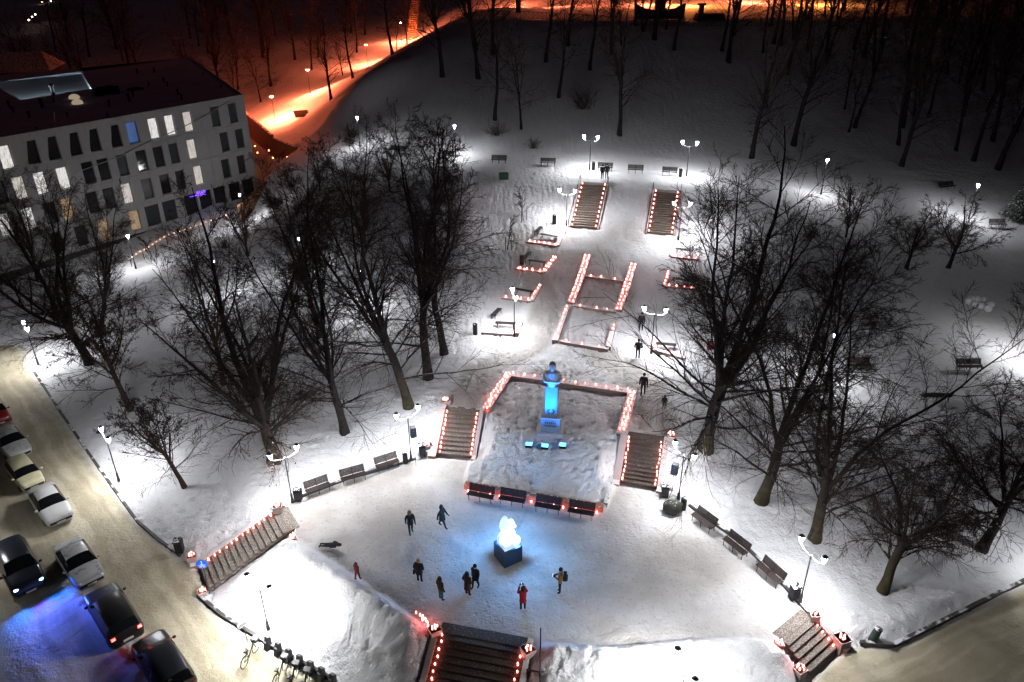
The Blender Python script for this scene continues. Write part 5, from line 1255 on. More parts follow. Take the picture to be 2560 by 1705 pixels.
curb_line('garden_curb', Mp((1002,945),(965,1070),(900,1255)), .75, .2, 'wide stone curb crowded with candles opposite the other H side', 2, .66, HC)
curb_line('garden_curb', Mp((668,1022),(935,1055)), .4, .15, 'stone crossbar curb of the H shape with few candles', 1, 1.1, HC)
curb_line('garden_curb', Mp((610,1215),(890,1258)), .4, .15, 'stone curb closing the square below the H crossbar', 1, 1.1, HC)
curb_line('garden_curb', Mp((520,1448),(840,1500)), .4, .15, 'lowest stone curb closing the square nearest the statue', 1, 1.15, HC)
curb_line('garden_curb', Mp((872,1345),(836,1495)), .45, .25, 'short curb with candle clusters near the standing person', 1, .6, HC)
LB = 'red candle along the garden beds beside the flat benches'
for k, (a, b_, c) in enumerate((((308,800),(505,828),(552,722)), ((232,975),(415,1000),(492,900)), ((140,1165),(335,1188),(395,1080)), ((10,1390),(235,1402),(265,1320)))):
    curb_line('bed_curb', Mp(a, b_, c), .45, .16, ['curb round the top garden bed nearest the long stairs','curb round the second garden bed with the dark bin','curb round the third garden bed behind the lamp','curb round the lowest garden bed near the tree limbs'][k], 1 if k != 1 else 2, .6, LB)
Up = lambda *a: [px('U',*q) for q in a]
for k, pts in enumerate((((362,575),(350,650),(600,680)), ((325,785),(290,915),(570,940)), ((210,1375),(190,1480),(470,1560)))):
    curb_line('bed_curb', Up(*pts), .45, .16, ['curb round the top bed under the tall tree branches','curb round the middle bed under the tall tree branches','curb round the lowest bed beside the lamp and person'][k], 1, .62, 'red candle along the garden beds under the tall tree')
# candles on stairs
def st_c(key, lats, label, skip=0, every=1, dz=0.0, rng=None):
    s = STAIRS[key]; tr = s.run/s.n; ri = (s.zt-s.zb)/s.n
    for lat in lats:
        for k in range(skip, s.n, every):
            q = s.bm+s.wv*lat*(s.width/2)+s.nrm*(k+.55)*tr; CAND.append((q[0], q[1], s.zb+ri*(k+1)+.0+dz, label))
st_c('street', [-.88], 'red candle on the steps of the street staircase'); st_c('front', [-.9,.9], 'red candle on the dark front staircase steps'); st_c('corner', [.85], 'red candle on the short corner steps')
st_c('statue_left', [-.88,.88], 'red candle on the staircase beside the loudspeaker lamp'); st_c('statue_right', [-.88,.88], 'red candle on the dark staircase by the wrapped boulder')
st_c('upper_left', [-.86,.86], 'red candle on the long staircase below the couple', 0, 2); st_c('upper_right', [-.86,.86], 'red candle on the long staircase behind branches', 0, 2)
# candle clusters on the ends of the stair walls
def cluster(p, z, n, r_, label):
    q = onz(p, z)
    for i in range(n):
        a = 2*math.pi*i/n+.5; CAND.append((q[0]+r_*math.cos(a), q[1]+r_*math.sin(a), max(z, h1(q[0]+r_*math.cos(a), q[1]+r_*math.sin(a))+.02), label))
PILL = snowy_mat('stair_pier', (.42,.33,.30), amount=1.2, zmin=.7)
def pier(p, z, label, w_=.75, n=5):
    q = onz(p, z); z0 = h1(q[0], q[1]); w_ *= .72; r = empty('stair_pier', (q[0], q[1], z0-.3), random.uniform(0,.6), label, 'pier')
    MB().box((0,0,(z-z0+.3)/2), (w_,w_,z-z0+.3)).build('block', PILL, r); MB().box((0,0,z-z0+.3-.04), (w_+.06,w_+.06,.08)).build('cap', PILL, r)
    cluster(p, z+.005, n, .14, 'red candle on the '+label.replace(' with candles',''))
for p, z, lab, w_ in ((px('N',118,582),-1.45,'snowy pier with candles at the foot of the street stairs',.75), (px('N',785,195),.5,'snowy pier with candles at the head of the street stairs',.75), (px('N',905,440),.25,'pier with candles between plaza and glaring mound',.5), (px('N',200,858),-1.6,'low pier with candles under the round blue sign',.6),
                  (px('O',480,505),.35,'pier with candles at the mound side of the front stairs',.8), (px('O',1795,790),.35,'pier with candles at the far side of the front stairs',.8),
                  (px('I',920,1100),.4,'pier with candles under the corner lamp',.6), (px('I',1110,1265),-.2,'large pier with candles at the foot of the corner steps',.9), (px('I',680,1300),.2,'pier with candles at the plaza side of the corner steps',.5), (px('I',820,1475),-.3,'pier with candles at the mound end of the corner steps',.7),
                  (px('E',712,1190),2.1,'pier with candles at the top of the red stair wall',.75), (px('E',590,1485),.55,'pier with candles at the foot of the red stair wall',.8), (px('J',2010,695),2.1,'pier with candles at the top of the dark stairs',.75), (px('J',1960,1150),.5,'pier with candles at the foot of the dark stairs',.75)):
    pier(p, z, lab, w_)
# candles round the statue bed and on the snow beside the front stairs
def line_c(A, B, n, z, rows, label, wd=.26, jit=.05):
    for i in range(n):
        for rw in range(rows):
            t = (i+.5)/n; q = np.array(A[:2])*(1-t)+np.array(B[:2])*t; d = (np.array(B[:2])-np.array(A[:2])); d /= np.linalg.norm(d); nn = np.array([-d[1], d[0]])
            q = q+nn*((rw-(rows-1)/2)*wd)+np.array([random.uniform(-jit,jit), random.uniform(-jit,jit)]); CAND.append((q[0], q[1], z, label))
line_c(cBL, cTL, 12, 1.85, 2, 'red candle of the double row on the bed curb near the tripod'); line_c(cTL, cTR, 12, 1.85, 1, 'red candle on the curb behind the blue statue'); line_c(cTR, cBR, 11, 1.85, 2, 'red candle of the double row on the bed curb near the dark stairs')
fo = -np.append(_bn*.55, 0); line_c(bFL+fo, bFR+fo, 13, .012, 1, 'red candle on the ground behind the dark benches')
line_c(onz(px('O',250,290),.3), onz(px('O',420,500),.3), 9, .36, 1, 'red candle in the snow beside the front staircase', jit=.12)
RGL = emat('candle_glass', (1.0,.16,.125), CANDLE, (.3,.02,.02)); FLM = emat('candle_flame', (1.0,.27,.22), CANDLE*1.6)
CMS = []
for v_ in range(4):
    f_ = (1.0, .6, 1.35, .3)[v_]; h_ = (.12,.10,.13,.11)[v_]
    mb = MB(); mb.mi = 0; mb.lathe([(.036,0),(.042,.03),(.044,h_)], sides=7); mb.mi = 1; mb.lathe([(.03,h_+.001),(.022,h_+.03),(.004,h_+.065)], sides=6)
    CMS.append(mb.mesh('candle_lantern', [emat('candle_glass_%d' % v_, (1.0,.16,.125), CANDLE*f_, (.3,.02,.02)), emat('candle_flame_%d' % v_, (1.0,.27,.22), CANDLE*1.7*f_)]))
order = sorted(range(len(CAND)), key=lambda i: CAND[i][0]**2+CAND[i][1]**2+(CAND[i][2]-CAM_H)**2)
rest = MB()
for rank, i in enumerate(order):
    x, y, z, lab = CAND[i]
    if rank < 300:
        o = link(bpy.data.objects.new('candle_lantern', random.choices(CMS, (5,3,2,1))[0])); o.location = (x+random.uniform(-.05,.05),y+random.uniform(-.04,.04),z); o.scale = (1,1,random.uniform(.8,1.25)); tag(o, lab, 'candle', lab.replace('red candle', 'candles'))
    else:
        rest.mi = 0; rest.lathe([(.05,0),(.06,.03),(.062,.12)], (x,y,z), 7); rest.mi = 1; rest.lathe([(.045,.121),(.03,.15),(.004,.19)], (x,y,z), 6)
if rest.v: tag(rest.build('candle_lanterns', [RGL, FLM]), 'rows of small red candles further up the garden and stairs', 'candle', kind='stuff')
print('candles', len(CAND))
# ------------------------------------------------------------------ people
SKIN = mat('skin', (.45,.28,.21), .6)
def cloth(name, col): return mat('cloth_'+name, col, .85, var=.2, scale=9)
BLACK = cloth('black', (.012,.012,.014)); CHAR = cloth('charcoal', (.022,.021,.024)); BROWN = cloth('brown', (.045,.028,.020)); RED = cloth('red', (.30,.012,.02)); TAN = cloth('tan', (.24,.12,.035)); TEAL = cloth('teal', (.01,.11,.12)); NAVY = cloth('navy', (.015,.02,.045)); GREENC = cloth('olive', (.03,.03,.016)); FUR = cloth('fur', (.16,.11,.06)); MAROON = cloth('maroon', (.14,.012,.02)); BEIGE = cloth('beige', (.38,.28,.16))
PHONE = emat('phone_glow', (.5,.75,1.0), 3.0)
def body_mesh(J, R, E):
    me = bpy.data.meshes.new('body'); names = list(J); me.from_pydata([tuple(J[k]) for k in names], [(names.index(a), names.index(b)) for a, b in E], [])
    o = bpy.data.objects.new('tmp', me); COL.objects.link(o)
    sk = o.modifiers.new('s', 'SKIN'); sk.use_smooth_shade = True
    for i, k in enumerate(names):
        me.skin_vertices[0].data[i].radius = (R[k], R[k]) if not hasattr(R[k], '__len__') else R[k]; me.skin_vertices[0].data[i].use_root = (k == 'pelvis')
    ss = o.modifiers.new('u', 'SUBSURF'); ss.levels = 1; ss.render_levels = 1
    bpy.context.view_layer.update(); dg = bpy.context.evaluated_depsgraph_get()
    out = bpy.data.meshes.new_from_object(o.evaluated_get(dg)); bpy.data.objects.remove(o); bpy.data.meshes.remove(me); return out
def person(p, face, label, coat, legs, hat=None, hood=False, skirt=0.0, pose='stand', tall=1.72, base=None, backpack=None, bag=None, phone=False, group=None):
    """face: world direction (x, y) the person looks in"""
    q = at(p) if base is None else np.array(base); k = tall/1.78
    J = dict(pelvis=(0,0,.95), belly=(0,.0,1.12), chest=(0,.0,1.32), neck=(0,0,1.49), head=(0,.03,1.63), crown=(0,.01,1.74), nose=(0,.125,1.63))
    R = dict(pelvis=(.19,.155), belly=(.19,.16), chest=(.215,.165), neck=.07, head=(.092,.105), crown=.065, nose=.018)
    E = [('pelvis','belly'),('belly','chest'),('chest','neck'),('neck','head'),('head','crown'),('head','nose')]
    stride = {'walk': .26, 'step': .14}.get(pose, 0.0)
    for s, n in ((-1,'L'), (1,'R')):
        f = s*stride
        J.update({'hip'+n: (s*.10,0,.88), 'knee'+n: (s*.11,f*.55+.02,.50), 'ank'+n: (s*.11,f-.04*(f < 0),.09+(.06 if f < 0 else 0)), 'toe'+n: (s*.125,f+.15,.045)})
        R.update({'hip'+n: .105, 'knee'+n: .075, 'ank'+n: .055, 'toe'+n: .045}); E += [('pelvis','hip'+n),('hip'+n,'knee'+n),('knee'+n,'ank'+n),('ank'+n,'toe'+n)]
        if pose in ('photo',): el, wr = (s*.26,.14,1.22), (s*.09,.34,1.36+.22*(phone == 'high'))
        elif pose == 'hold': el, wr = (s*.25,.05,1.14), (s*.08,.30,1.18)
        elif pose == 'pocket': el, wr = (s*.30,-.06,1.12), (s*.20,.10,.98)
        else: el, wr = (s*.26,-.03-f*.5,1.14), (s*.27,.05-f*.9,.90)
        J.update({'sh'+n: (s*.20,0,1.42), 'el'+n: el, 'wr'+n: wr}); R.update({'sh'+n: .10, 'el'+n: .075, 'wr'+n: .05}); E += [('chest','sh'+n),('sh'+n,'el'+n),('el'+n,'wr'+n)]
        d = Vector(wr)-Vector(el); d.normalize(); side = Vector((0,1,0)) if abs(d.y) < .7 else Vector((1,0,0))
        pm = Vector(wr)+d*.07; J['palm'+n] = tuple(pm); R['palm'+n] = .035; E.append(('wr'+n,'palm'+n))
        for i in range(5):
            o_ = side*((i-1.8)*.02); tip = pm+o_*1.1+d*(.05 if i == 0 else [.0,.075,.085,.08,.065][i]) + (side*-.03 if i == 0 else Vector((0,0,0)))
            J['f%d%s' % (i, n)] = tuple(tip); R['f%d%s' % (i, n)] = .009; E.append(('palm'+n, 'f%d%s' % (i, n)))
    if pose == 'walk' and False: pass
    me = body_mesh(J, R, E)
    for m_ in (coat, legs, SKIN, BLACK): me.materials.append(m_)
    hand = [Vector(J['palmL']), Vector(J['palmR'])]
    for pl_ in me.polygons:
        c = pl_.center
        mi = 0
        if c.z > 1.53: mi = 2
        elif c.z < .12: mi = 3
        elif c.z < .86 and abs(c.x) < .2 and min((c-h_).length for h_ in hand) > .12: mi = 1
        if min((c-h_).length for h_ in hand) < .10: mi = 3
        pl_.material_index = mi
    r = empty('person', q, math.atan2(face[1], face[0])-math.pi/2, label, 'person', group); r.scale = (k,k,k)
    link(bpy.data.objects.new('body', me), r)
    hm = MB()
    if hood: hm.lathe([(.12,1.50),(.135,1.58),(.125,1.70),(.07,1.80),(.01,1.82)], (0,-.02,0), 10)
    else: hm.lathe([(.108,1.64),(.115,1.70),(.10,1.77),(.05,1.82),(.01,1.83)], (0,0,0), 10)
    hm.build('hood' if hood else 'hat', hat or BLACK, r, True)
    if skirt:
        z0 = .92-skirt; MB().lathe([(.215,z0),(.20,z0+.05),(.185,.92),(.175,1.05)], (0,0,0), 12).build('coat_skirt', coat, r, True)
    if backpack:
        b = MB(); b.box((0,-.24,1.24), (.32,.2,.48), taper=.85); b.box((0,-.36,1.14), (.24,.07,.24)); b.build('backpack', backpack, r)
    if bag: MB().box((-.3,.02,.78), (.1,.28,.3), taper=.8).build('shoulder_bag', bag, r)
    if phone:
        z_ = 1.47+.16*(phone == 'high') if pose == 'photo' else 1.22
        MB().box((0,.42,z_), (.16,.015,.085)).build('phone', PHONE if phone == 'high' or pose == 'hold' else BLACK, r)
    return r
SCU = np.array([ctr[0], ctr[1]])
def toward(p, t): 
    q = at(p); d = np.array(t)-q[:2]; return d/np.linalg.norm(d)
person(px('H',485,552), (.35,-.94), 'walking person in dark coat with pale fur hood near the benches', BLACK, BLACK, FUR, True, pose='step', skirt=.12)
person(px('H',700,512), (.9,-.3), 'walking person in long dark coat between the benches and the ice figure', CHAR, BLACK, CHAR, True, pose='walk', skirt=.28)
person(px('H',545,886), (.3,.95), 'person in black coat and pale hat with a bag beside the snow mound', BLACK, BLACK, BEIGE, pose='pocket', bag=BLACK, skirt=.2)
person(px('H',690,1010), toward(px('H',690,1010), SCU), 'person in dark jacket and teal trousers watching the ice figure', GREENC, TEAL, BROWN, True, pose='stand')
person(px('H',872,976), toward(px('H',872,976), SCU), 'person in long brown coat close to another before the ice figure', BROWN, BLACK, CHAR, True, pose='pocket', skirt=.38)
person(px('H',925,926), (-.5,-.8), 'person in dark coat passing just behind the long brown coat', CHAR, BROWN, BLACK, pose='step', skirt=.2)
person(px('H',1500,957), (-.95,.15), 'person in tan jacket with black backpack holding a phone', TAN, BLACK, BLACK, pose='hold', backpack=BLACK, phone=True, tall=1.8)
person(px('H',1247,1076), toward(px('H',1247,1076), SCU), 'person in red coat photographing the ice figure', RED, BLACK, BROWN, True, pose='photo', phone='high', skirt=.22)
person(px('H',122,872), (.6,.8), 'small person in maroon suit behind the snow mound edge', MAROON, MAROON, MAROON, True, tall=1.3, pose='step')
lp_ = at(px('G',2235,655)); pr = person(None, (1,0), 'person in black clothes lying on the plaza snow by the mound', BLACK, BLACK, BLACK, True, pose='pocket', tall=1.45, base=(lp_[0]-.55, lp_[1]+.1, lp_[2]+.18))
pr.rotation_euler = (math.radians(-82), 0, math.radians(-100))
person(px('M',797,385), (0,-1), 'shorter person of the embracing couple at the top of the stairs', BLACK, NAVY, BLACK, tall=1.68, pose='pocket', skirt=.1)
person(px('M',826,385), (0,-1), 'taller person of the embracing couple at the top of the stairs', CHAR, BLACK, BLACK, tall=1.82, pose='pocket')
person(px('E',2010,912), (.2,.98), 'person in black standing beside the twin lamp and garden bed', BLACK, BLACK, BLACK, pose='pocket', tall=1.8)
person(px('E',2032,722), (-.3,-.9), 'dark figure walking down from the H shaped curbs', BLACK, BLACK, CHAR, pose='step')
person(px('S',170,462), (-.2,-.95), 'tall person in black on the path behind the statue bed', BLACK, BLACK, BLACK, pose='step', tall=1.85)
person(px('S',362,590), (-.3,-.9), 'child in black snowsuit on the path above the dark stairs', BLACK, BLACK, BLACK, True, tall=1.15)
# ------------------------------------------------------------------ cars
TYRE = mat('tyre', (.012,.012,.012), .9); RIM = mat('rim', (.25,.25,.26), .35, .8); CGLASS = mat('car_glass', (.006,.007,.008), .06, spec=.7, var=.1); CDARK = mat('car_trim', (.012,.012,.012), .5)
HEADL = mat('headlamp_off', (.5,.52,.55), .15, spec=.7); TAILL = mat('taillamp_off', (.16,.01,.01), .25); TAILON = emat('taillamp_on', (1,.03,.02), 14); HEADON = emat('headlamp_blue', (.25,.5,1.0), 14); PLATE = mat('plate_white', (.6,.6,.58), .5)
def paint(name, col, snow=0.0, rough=.28):
    if snow: return snowy_mat('paint_'+name, col, rough=.4, amount=snow, zmin=.75, scale=3, bump=.1, spec=.5, snow=(.52,.51,.50))
    return mat('paint_'+name, col, rough, var=.04, spec=.6)
STYLES = {  # x, half width, belt z, top z, half width at the top, is_cabin   (x runs rear -> front)
 'sedan': [(-2.20,.62,.62,.66,.5,0),(-2.10,.78,.80,.88,.68,0),(-1.60,.86,.90,.98,.74,0),(-1.35,.87,.92,1.05,.70,1),(-.75,.88,.92,1.40,.58,1),(-.1,.88,.91,1.45,.60,1),(.35,.88,.90,1.38,.60,1),(1.0,.88,.88,.98,.72,1),(1.15,.87,.86,.93,.72,0),(1.8,.84,.76,.84,.66,0),(2.12,.74,.66,.72,.56,0),(2.2,.6,.55,.6,.48,0)],
 'suv': [(-2.28,.68,.72,.78,.58,0),(-2.22,.84,.95,1.08,.72,1),(-1.95,.92,1.05,1.56,.66,1),(-1.0,.94,1.04,1.70,.68,1),(-.1,.94,1.02,1.70,.68,1),(.45,.94,1.01,1.60,.68,1),(1.12,.94,1.0,1.14,.78,1),(1.28,.93,.99,1.08,.78,0),(1.95,.90,.92,1.0,.74,0),(2.22,.82,.78,.86,.66,0),(2.3,.7,.62,.68,.56,0)],
 'hatch': [(-1.78,.6,.62,.68,.5,0),(-1.74,.76,.86,.98,.62,1),(-1.50,.80,.92,1.36,.56,1),(-.8,.82,.92,1.48,.60,1),(0,.82,.91,1.46,.60,1),(.4,.82,.90,1.36,.60,1),(.95,.81,.88,1.0,.68,1),(1.05,.80,.87,.95,.68,0),(1.5,.76,.78,.86,.60,0),(1.72,.66,.66,.74,.5,0),(1.78,.54,.55,.6,.42,0)]}
def car(loc, rz, style, pm, label, light_front=None, tail=TAILL, snow_glass=False):
    S = STYLES[style]; r = empty('moving_car' if light_front else 'parked_car', loc, rz, label, 'car', None)
    prof = []
    for x, w_, zb, zt, wt, cab in S:
        prof.append([(x,-w_*.94,.22),(x,-w_*1.0,.36),(x,-w_*1.02,(zb+.36)/2),(x,-w_*.97,zb),(x,-wt-(w_*.97-wt)*.12,zb+(zt-zb)*.86),(x,-wt*.82,zt-.005),(x,-wt*.4,zt+.025),(x,0,zt+.035),(x,wt*.4,zt+.025),(x,wt*.82,zt-.005),(x,wt+(w_*.97-wt)*.12,zb+(zt-zb)*.86),(x,w_*.97,zb),(x,w_*1.02,(zb+.36)/2),(x,w_*1.0,.36),(x,w_*.94,.22)])
    n = len(prof[0]); body = MB(); glass = MB(); V = [p for row in prof for p in row]
    fb = []; fg = []
    for i in range(len(S)-1):
        for j in range(n-1):
            f = (i*n+j, (i+1)*n+j, (i+1)*n+j+1, i*n+j+1)
            cab = S[i][5] and S[i+1][5]; side = j in (3, 10); dz = abs(S[i][3]-S[i+1][3]); top = 4 <= j <= 9
            if (cab and side) or (cab and top and dz > .2): fg.append(f)
            else: fb.append(f)
        fb.append((i*n, i*n+n-1, (i+1)*n+n-1, (i+1)*n))
    fb += [tuple(range(n)), tuple(range((len(S)-1)*n, len(S)*n))[::-1]]
    body.add(V, fb).build('body', pm, r, True); go = glass.add(V, fg).build('windows', CGLASS if not snow_glass else snowy_mat('frosted_glass', (.006,.007,.008), rough=.1, amount=.22, zmin=.2, scale=2.2, bump=0, snow=(.35,.35,.34)), r)
    L0, L1 = S[0][0], S[-1][0]; wm = max(s[1] for s in S)
    wr = .33 if style != 'suv' else .37
    for x in (L0+.75*(1 if style != 'hatch' else .8), L1-.82*(1 if style != 'hatch' else .8)):
        for s in (-1, 1):
            wh = bpy.data.objects.new('wheel', None); link(wh, r); wh.location = (x, s*(wm-.12), wr); wh.rotation_euler = (math.pi/2, 0, 0)
            MB().lathe([(wr*.6,-.11),(wr*.97,-.10),(wr,-.05),(wr,.05),(wr*.97,.10),(wr*.6,.11)], sides=16).build('tyre', TYRE, wh)
            rm = MB(); rm.lathe([(wr*.6,-.085),(wr*.2,-.1),(.02,-.1)], sides=10); rm.lathe([(wr*.6,.085),(wr*.2,.1),(.02,.1)], sides=10); rm.build('rim', RIM, wh)
    zf, zr_ = S[-2][2], S[1][2]
    for s in (-1, 1):
        MB().ball((L1-.14, s*S[-2][1]*.80, zf-.02), (.14,.16,.09), 8, 6).build('headlight', light_front or HEADL, r, True)
        MB().box((L0+.05, s*S[1][1]*.82, zr_-.06), (.12,.2,.14)).build('taillight', tail, r)
        m_ = MB(); m_.ball((L1-1.38*(1 if style != 'hatch' else .75), s*(wm+.10), S[-4][2]+.08), (.09,.11,.08), 8, 6); m_.build('mirror', pm, r, True)
    MB().box((L1-.02, 0, .42), (.08, wm*1.5, .16)).build('grille', CDARK, r)
    MB().box((L0+.0, 0, .48), (.06, .52, .12)).build('number_plate', PLATE, r); MB().box((L1+.025, 0, .36), (.02, .52, .11)).build('number_plate', PLATE, r)
    return r
sd_ = P2((395,1350),-2)-P2((115,985),-2); sd_ /= np.linalg.norm(sd_); DOWN = math.atan2(sd_[1], sd_[0])   # down the street, towards the camera
def car_at(p, *a, flip=False, dz=-1.985, rot=0.0, **k):
    q = onz(p, -1.35); return car((q[0], q[1], dz), DOWN+rot+(math.pi if flip else 0), *a, **k)
car_at((-14,1028), 'hatch', paint('red', (.30,.02,.02)), 'red car mostly hidden at the end of the parked row')
car_at((26,1102), 'sedan', paint('silver', (.42,.42,.41), .6), 'silver car with snowy bonnet parked behind the cream hatchback', rot=.06)
car_at((62,1182), 'hatch', paint('cream', (.62,.58,.36), .18), 'small cream hatchback with round headlights parked in the row', rot=.06)
car_at((124,1256), 'sedan', paint('white', (.55,.54,.52), .55), 'white car with frosted roof parked beside the cream hatchback', rot=.02)
car_at((196,1402), 'sedan', paint('grey', (.30,.30,.31), .75), 'grey car with frosted roof parked before the black car', rot=.02)
car_at((283,1532), 'suv', paint('black', (.008,.008,.009), .10), 'black estate car with red tail light glowing', tail=TAILON, flip=True)
car_at((408,1660), 'suv', paint('black_blue', (.010,.011,.014)), 'black car with frost patches on its glass near the bicycles', flip=True, snow_glass=True)
mc = car_at((48,1416), 'suv', paint('dark', (.012,.014,.02)), 'dark car driving with bright blue headlights on the slushy lane', light_front=HEADON)
for s in (-.66, .66): spot('headlight_and_fill_beam', mc, (2.45, s, .68), (40, s*6, 5), (.01,.16,1.0), 1100, math.radians(110), 1.0, .1)
spot('headlight_and_fill_beam', mc, (2.45, 0, .7), (40, 6, 5), (.14,.06,1.0), 1100, math.radians(104), 1.0, .1)  # added wide fill beam between the two headlights, spreads violet over the lane
# ------------------------------------------------------------------ city bicycles and docks
BKM = mat('bike_dark', (.03,.03,.032), .45); BKG = mat('dock_grey', (.10,.10,.105), .5)
def bicycle(loc, rz, label):
    r = empty('bicycle', loc, rz, label, 'bicycle', 'city bicycles at the docks')
    for x in (-.53, .53):
        w_ = MB(); w_.tube([(x+.33*math.cos(t), 0, .34+.33*math.sin(t)) for t in np.linspace(0, 2*math.pi, 19)], .022, 5, False)
        wo_ = w_.build('wheel', TYRE, r); sp = MB()
        for k in range(7):
            t = k*2*math.pi/7; sp.tube([(x,0,.34),(x+.32*math.cos(t),0,.34+.32*math.sin(t))], .004, 3)
        sp.build('spokes', RIM, wo_)
    f = MB(); f.tube([(-.53,0,.34),(-.12,0,.30),(.38,0,.80),(.40,0,.92)], .032, 6); f.tube([(-.12,0,.30),(-.24,0,.86)], .028, 6); f.tube([(.38,0,.80),(.53,0,.34)], .025, 6); f.tube([(-.24,0,.7),(-.53,0,.34)], .018, 5); f.build('frame', BKM, r)
    MB().box((-.26,0,.90), (.26,.15,.07), taper=.8).build('saddle', BKM, r)
    h_ = MB(); h_.tube([(.32,-.30,1.02),(.42,-.12,1.02),(.40,0,.95),(.42,.12,1.02),(.32,.30,1.02)], .017, 5); h_.build('handlebar', BKM, r)
    MB().box((.58,0,.85), (.28,.32,.22), taper=1.1).build('front_basket', BKG, r); MB().tube([(-.80,0,.62),(-.53,0,.72),(-.22,0,.60)], .03, 5).build('mudguard', BKM, r)
    return r
kb = P2((822,1698),-2)-P2((611,1576),-2); kb /= np.linalg.norm(kb); kn = np.array([kb[1], -kb[0]])   # along the kerb, away from it towards the street
bd_ = math.atan2(-kn[1], -kn[0])
a0 = onz(px('N',575,1350), -1.6)[:2]
for i, t in enumerate((0.0, 2.0, 2.75, 3.5)):
    q = a0+kb*t*1.12; bicycle((q[0], q[1], -1.985), bd_+.06*i+.25, ['lone dark city bicycle beside the white plate post','dark city bicycle, first of the close docked row','dark city bicycle in the middle of the docked row','dark city bicycle, last of the docked row'][i])
for i in range(7):
    q = a0+kb*(i*.78+.25)-kn*.95; r = empty('bicycle_dock', (q[0], q[1], -2.0), bd_, 'grey slanted bicycle dock at the kerb of the glaring mound', 'bicycle dock', 'bicycle docks along the kerb')
    V = [(-.2,-.15,0),(.2,-.15,0),(.2,.15,0),(-.2,.15,0),(.02,-.13,.85),(.22,-.13,.75),(.22,.13,.75),(.02,.13,.85)]
    MB().add(V, [(3,2,1,0),(4,5,6,7),(0,1,5,4),(1,2,6,5),(2,3,7,6),(3,0,4,7)]).build('body', BKG, r); MB().box((-.12,0,.55), (.1,.2,.12)).build('lock', BKM, r)
q = onz(px('N',555,1255), -2.0); r = empty('plate_post', q, ang_px(px('N',512,1205), px('N',575,1160), -.8), 'white plate on a post beside the lone bicycle', 'sign')
MB().tube([(0,0,0),(0,0,1.5)], .03, 6).build('post', BKG, r); MB().box((0,-.03,1.4), (.75,.03,.32)).build('plate', mat('plate_pale', (.5,.5,.5), .5), r); mb = MB(); mb.box((-.1,-.05,1.44), (.4,.01,.03)); mb.box((-.05,-.05,1.36), (.5,.01,.03)); mb.build('print', BKM, r)
# wooden Christmas-tree stand foot beside the front stairs
q = at(px('O',1960,1190)); r = empty('post_stand', q, .2, 'thin dark post on a crossed foot in the snow by the front stairs', 'post')
MB().tube([(0,0,0),(0,0,3.4)], .035, 6).build('pole', BKM, r)
for a in (.3, 2.4, 4.5): MB().tube([(0,0,.35),(.75*math.cos(a),.75*math.sin(a),.05)], .045, 5).build('foot', BKM, r)
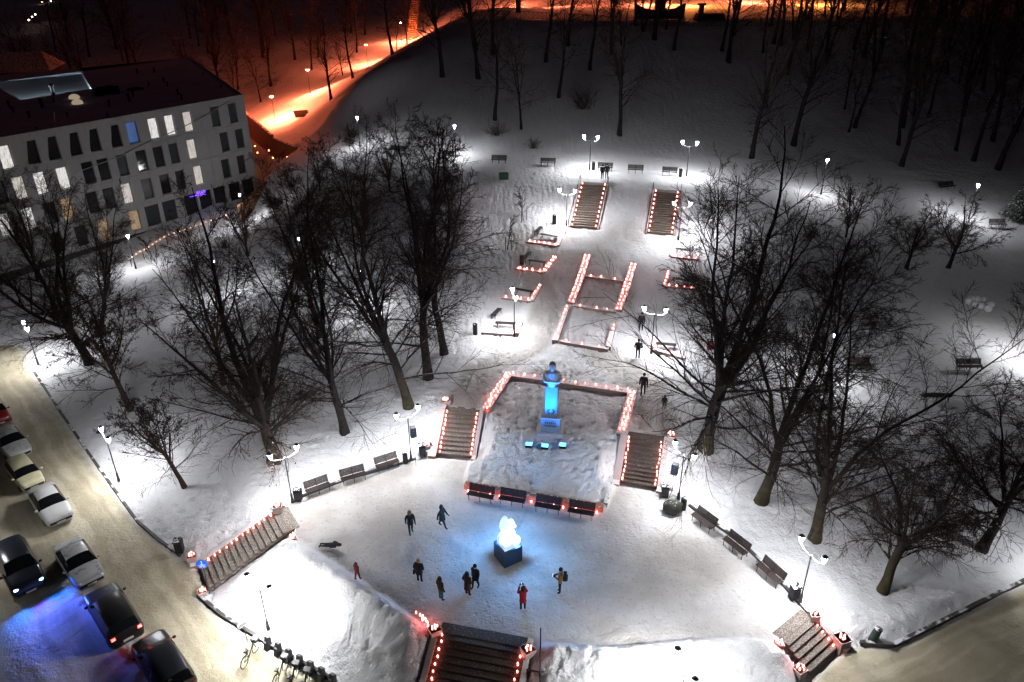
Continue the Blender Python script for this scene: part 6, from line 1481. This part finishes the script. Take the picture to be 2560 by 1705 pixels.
# ------------------------------------------------------------------ young trees, bushes, spruce
def young(p, h_, seed, lab):
    t = put_tree(at(p), tree_mesh(seed, h_, .04, fork=.3, stems=3, spread=14, low=3, kb=6, n2=5, n3=4, n4=0), lab, BARK, name='young_tree')
    for k in range(3):
        a = 2.1*k; MB().tube([(.4*math.cos(a),.4*math.sin(a),-.1),(.4*math.cos(a),.4*math.sin(a),1.3)], .03, 5).build('stake', WOODB, t)
young(px('M',282,662), 4.6, 41, 'young staked tree beside the bin of the long stairs'); young(px('M',180,848), 4.2, 42, 'young staked tree beside the second garden bed')
def bush(p, seed, h_, n, lab):
    rng = np.random.RandomState(seed); a = rng.rand(n)*6.28; e = np.radians(rng.uniform(25, 80, n)); d = np.stack([np.cos(a)*np.cos(e), np.sin(a)*np.cos(e), np.sin(e)], 1)
    L = h_*rng.uniform(.6,1.1,n); P = polyl(rng, np.zeros((n,3))+rng.randn(n,3)*np.array([.15,.15,0])*h_, d, L, 6, .14, .0); R = np.maximum(.02*(1-.8*np.linspace(0,1,6))[None].repeat(n,0), .008)
    q2, r2, l2 = spawn(rng, P, R, L, 7, .2, 1, 45, 15, .4, .7, 4, .2, 0, .1, rmin=.008)
    v1, f1, a1 = tubes(P, R, 4); v2, f2, a2 = tubes(q2, r2, 3); me = mesh_np('bush', np.concatenate([v1, v2]), np.concatenate([f1, f2+len(v1)]), True)
    at_ = me.attributes.new('rad', 'FLOAT', 'POINT'); at_.data.foreach_set('value', np.concatenate([a1, a2]).astype(np.float32)); me.materials.append(BARK_B)
    o = link(bpy.data.objects.new('bare_bush', me)); o.location = tuple(at(p)); tag(o, lab, 'bush')
bush(px('B',1075,925), 51, 2.2, 46, 'spreading bare bush on the slope above the second promenade bench'); bush(px('B',1325,1015), 52, 1.5, 34, 'small bare bush between promenade benches'); bush(px('B',1670,745), 53, 3.6, 60, 'tall dark bush standing alone on the dark slope')
bush((880,345), 54, 2.0, 40, 'bare bush beside the end lamp of the promenade'); bush((730,470), 55, 2.6, 50, 'bare bush on the bank beside the ramp wall'); bush((690,520), 56, 2.2, 45, 'bare bush in front of the ramp wall'); bush((560,620), 57, 1.8, 40, 'bare bush beside the terrace fence')
sq = at((2536,548)); sp = empty('spruce_tree', sq, 0, 'snow dusted dark green spruce beside the far path lamp', 'tree')
MB().tube([(0,0,-.1),(0,0,4.2)], [.1,.02], 6).build('trunk', BARK, sp); rng = np.random.RandomState(77); n = 900
zz = rng.rand(n)**1.3*4.0+.25; rad_ = (4.3-zz)*.42*np.sqrt(rng.uniform(.15,1,n)); an = rng.rand(n)*6.28; C_ = np.stack([rad_*np.cos(an), rad_*np.sin(an), zz], 1)
o3 = np.stack([np.cos(an), np.sin(an), np.full(n, -.35)], 1)*.34; t3 = np.stack([-np.sin(an), np.cos(an), np.zeros(n)], 1)*.13
V = np.stack([C_-o3*.2+t3, C_-o3*.2-t3, C_+o3, C_-o3*.2+np.array([0,0,.09])], 1).reshape(-1, 3); i4 = np.arange(n)[:,None]*4
me = mesh_np('crown', V, np.concatenate([i4+np.array([[0,2,3]]), i4+np.array([[1,3,2]]), i4+np.array([[0,1,2]])])); me.materials.append(snowy_mat('spruce_green', (.02,.035,.02), amount=.55, zmin=.3, scale=4, bump=0)); link(bpy.data.objects.new('crown', me), sp)
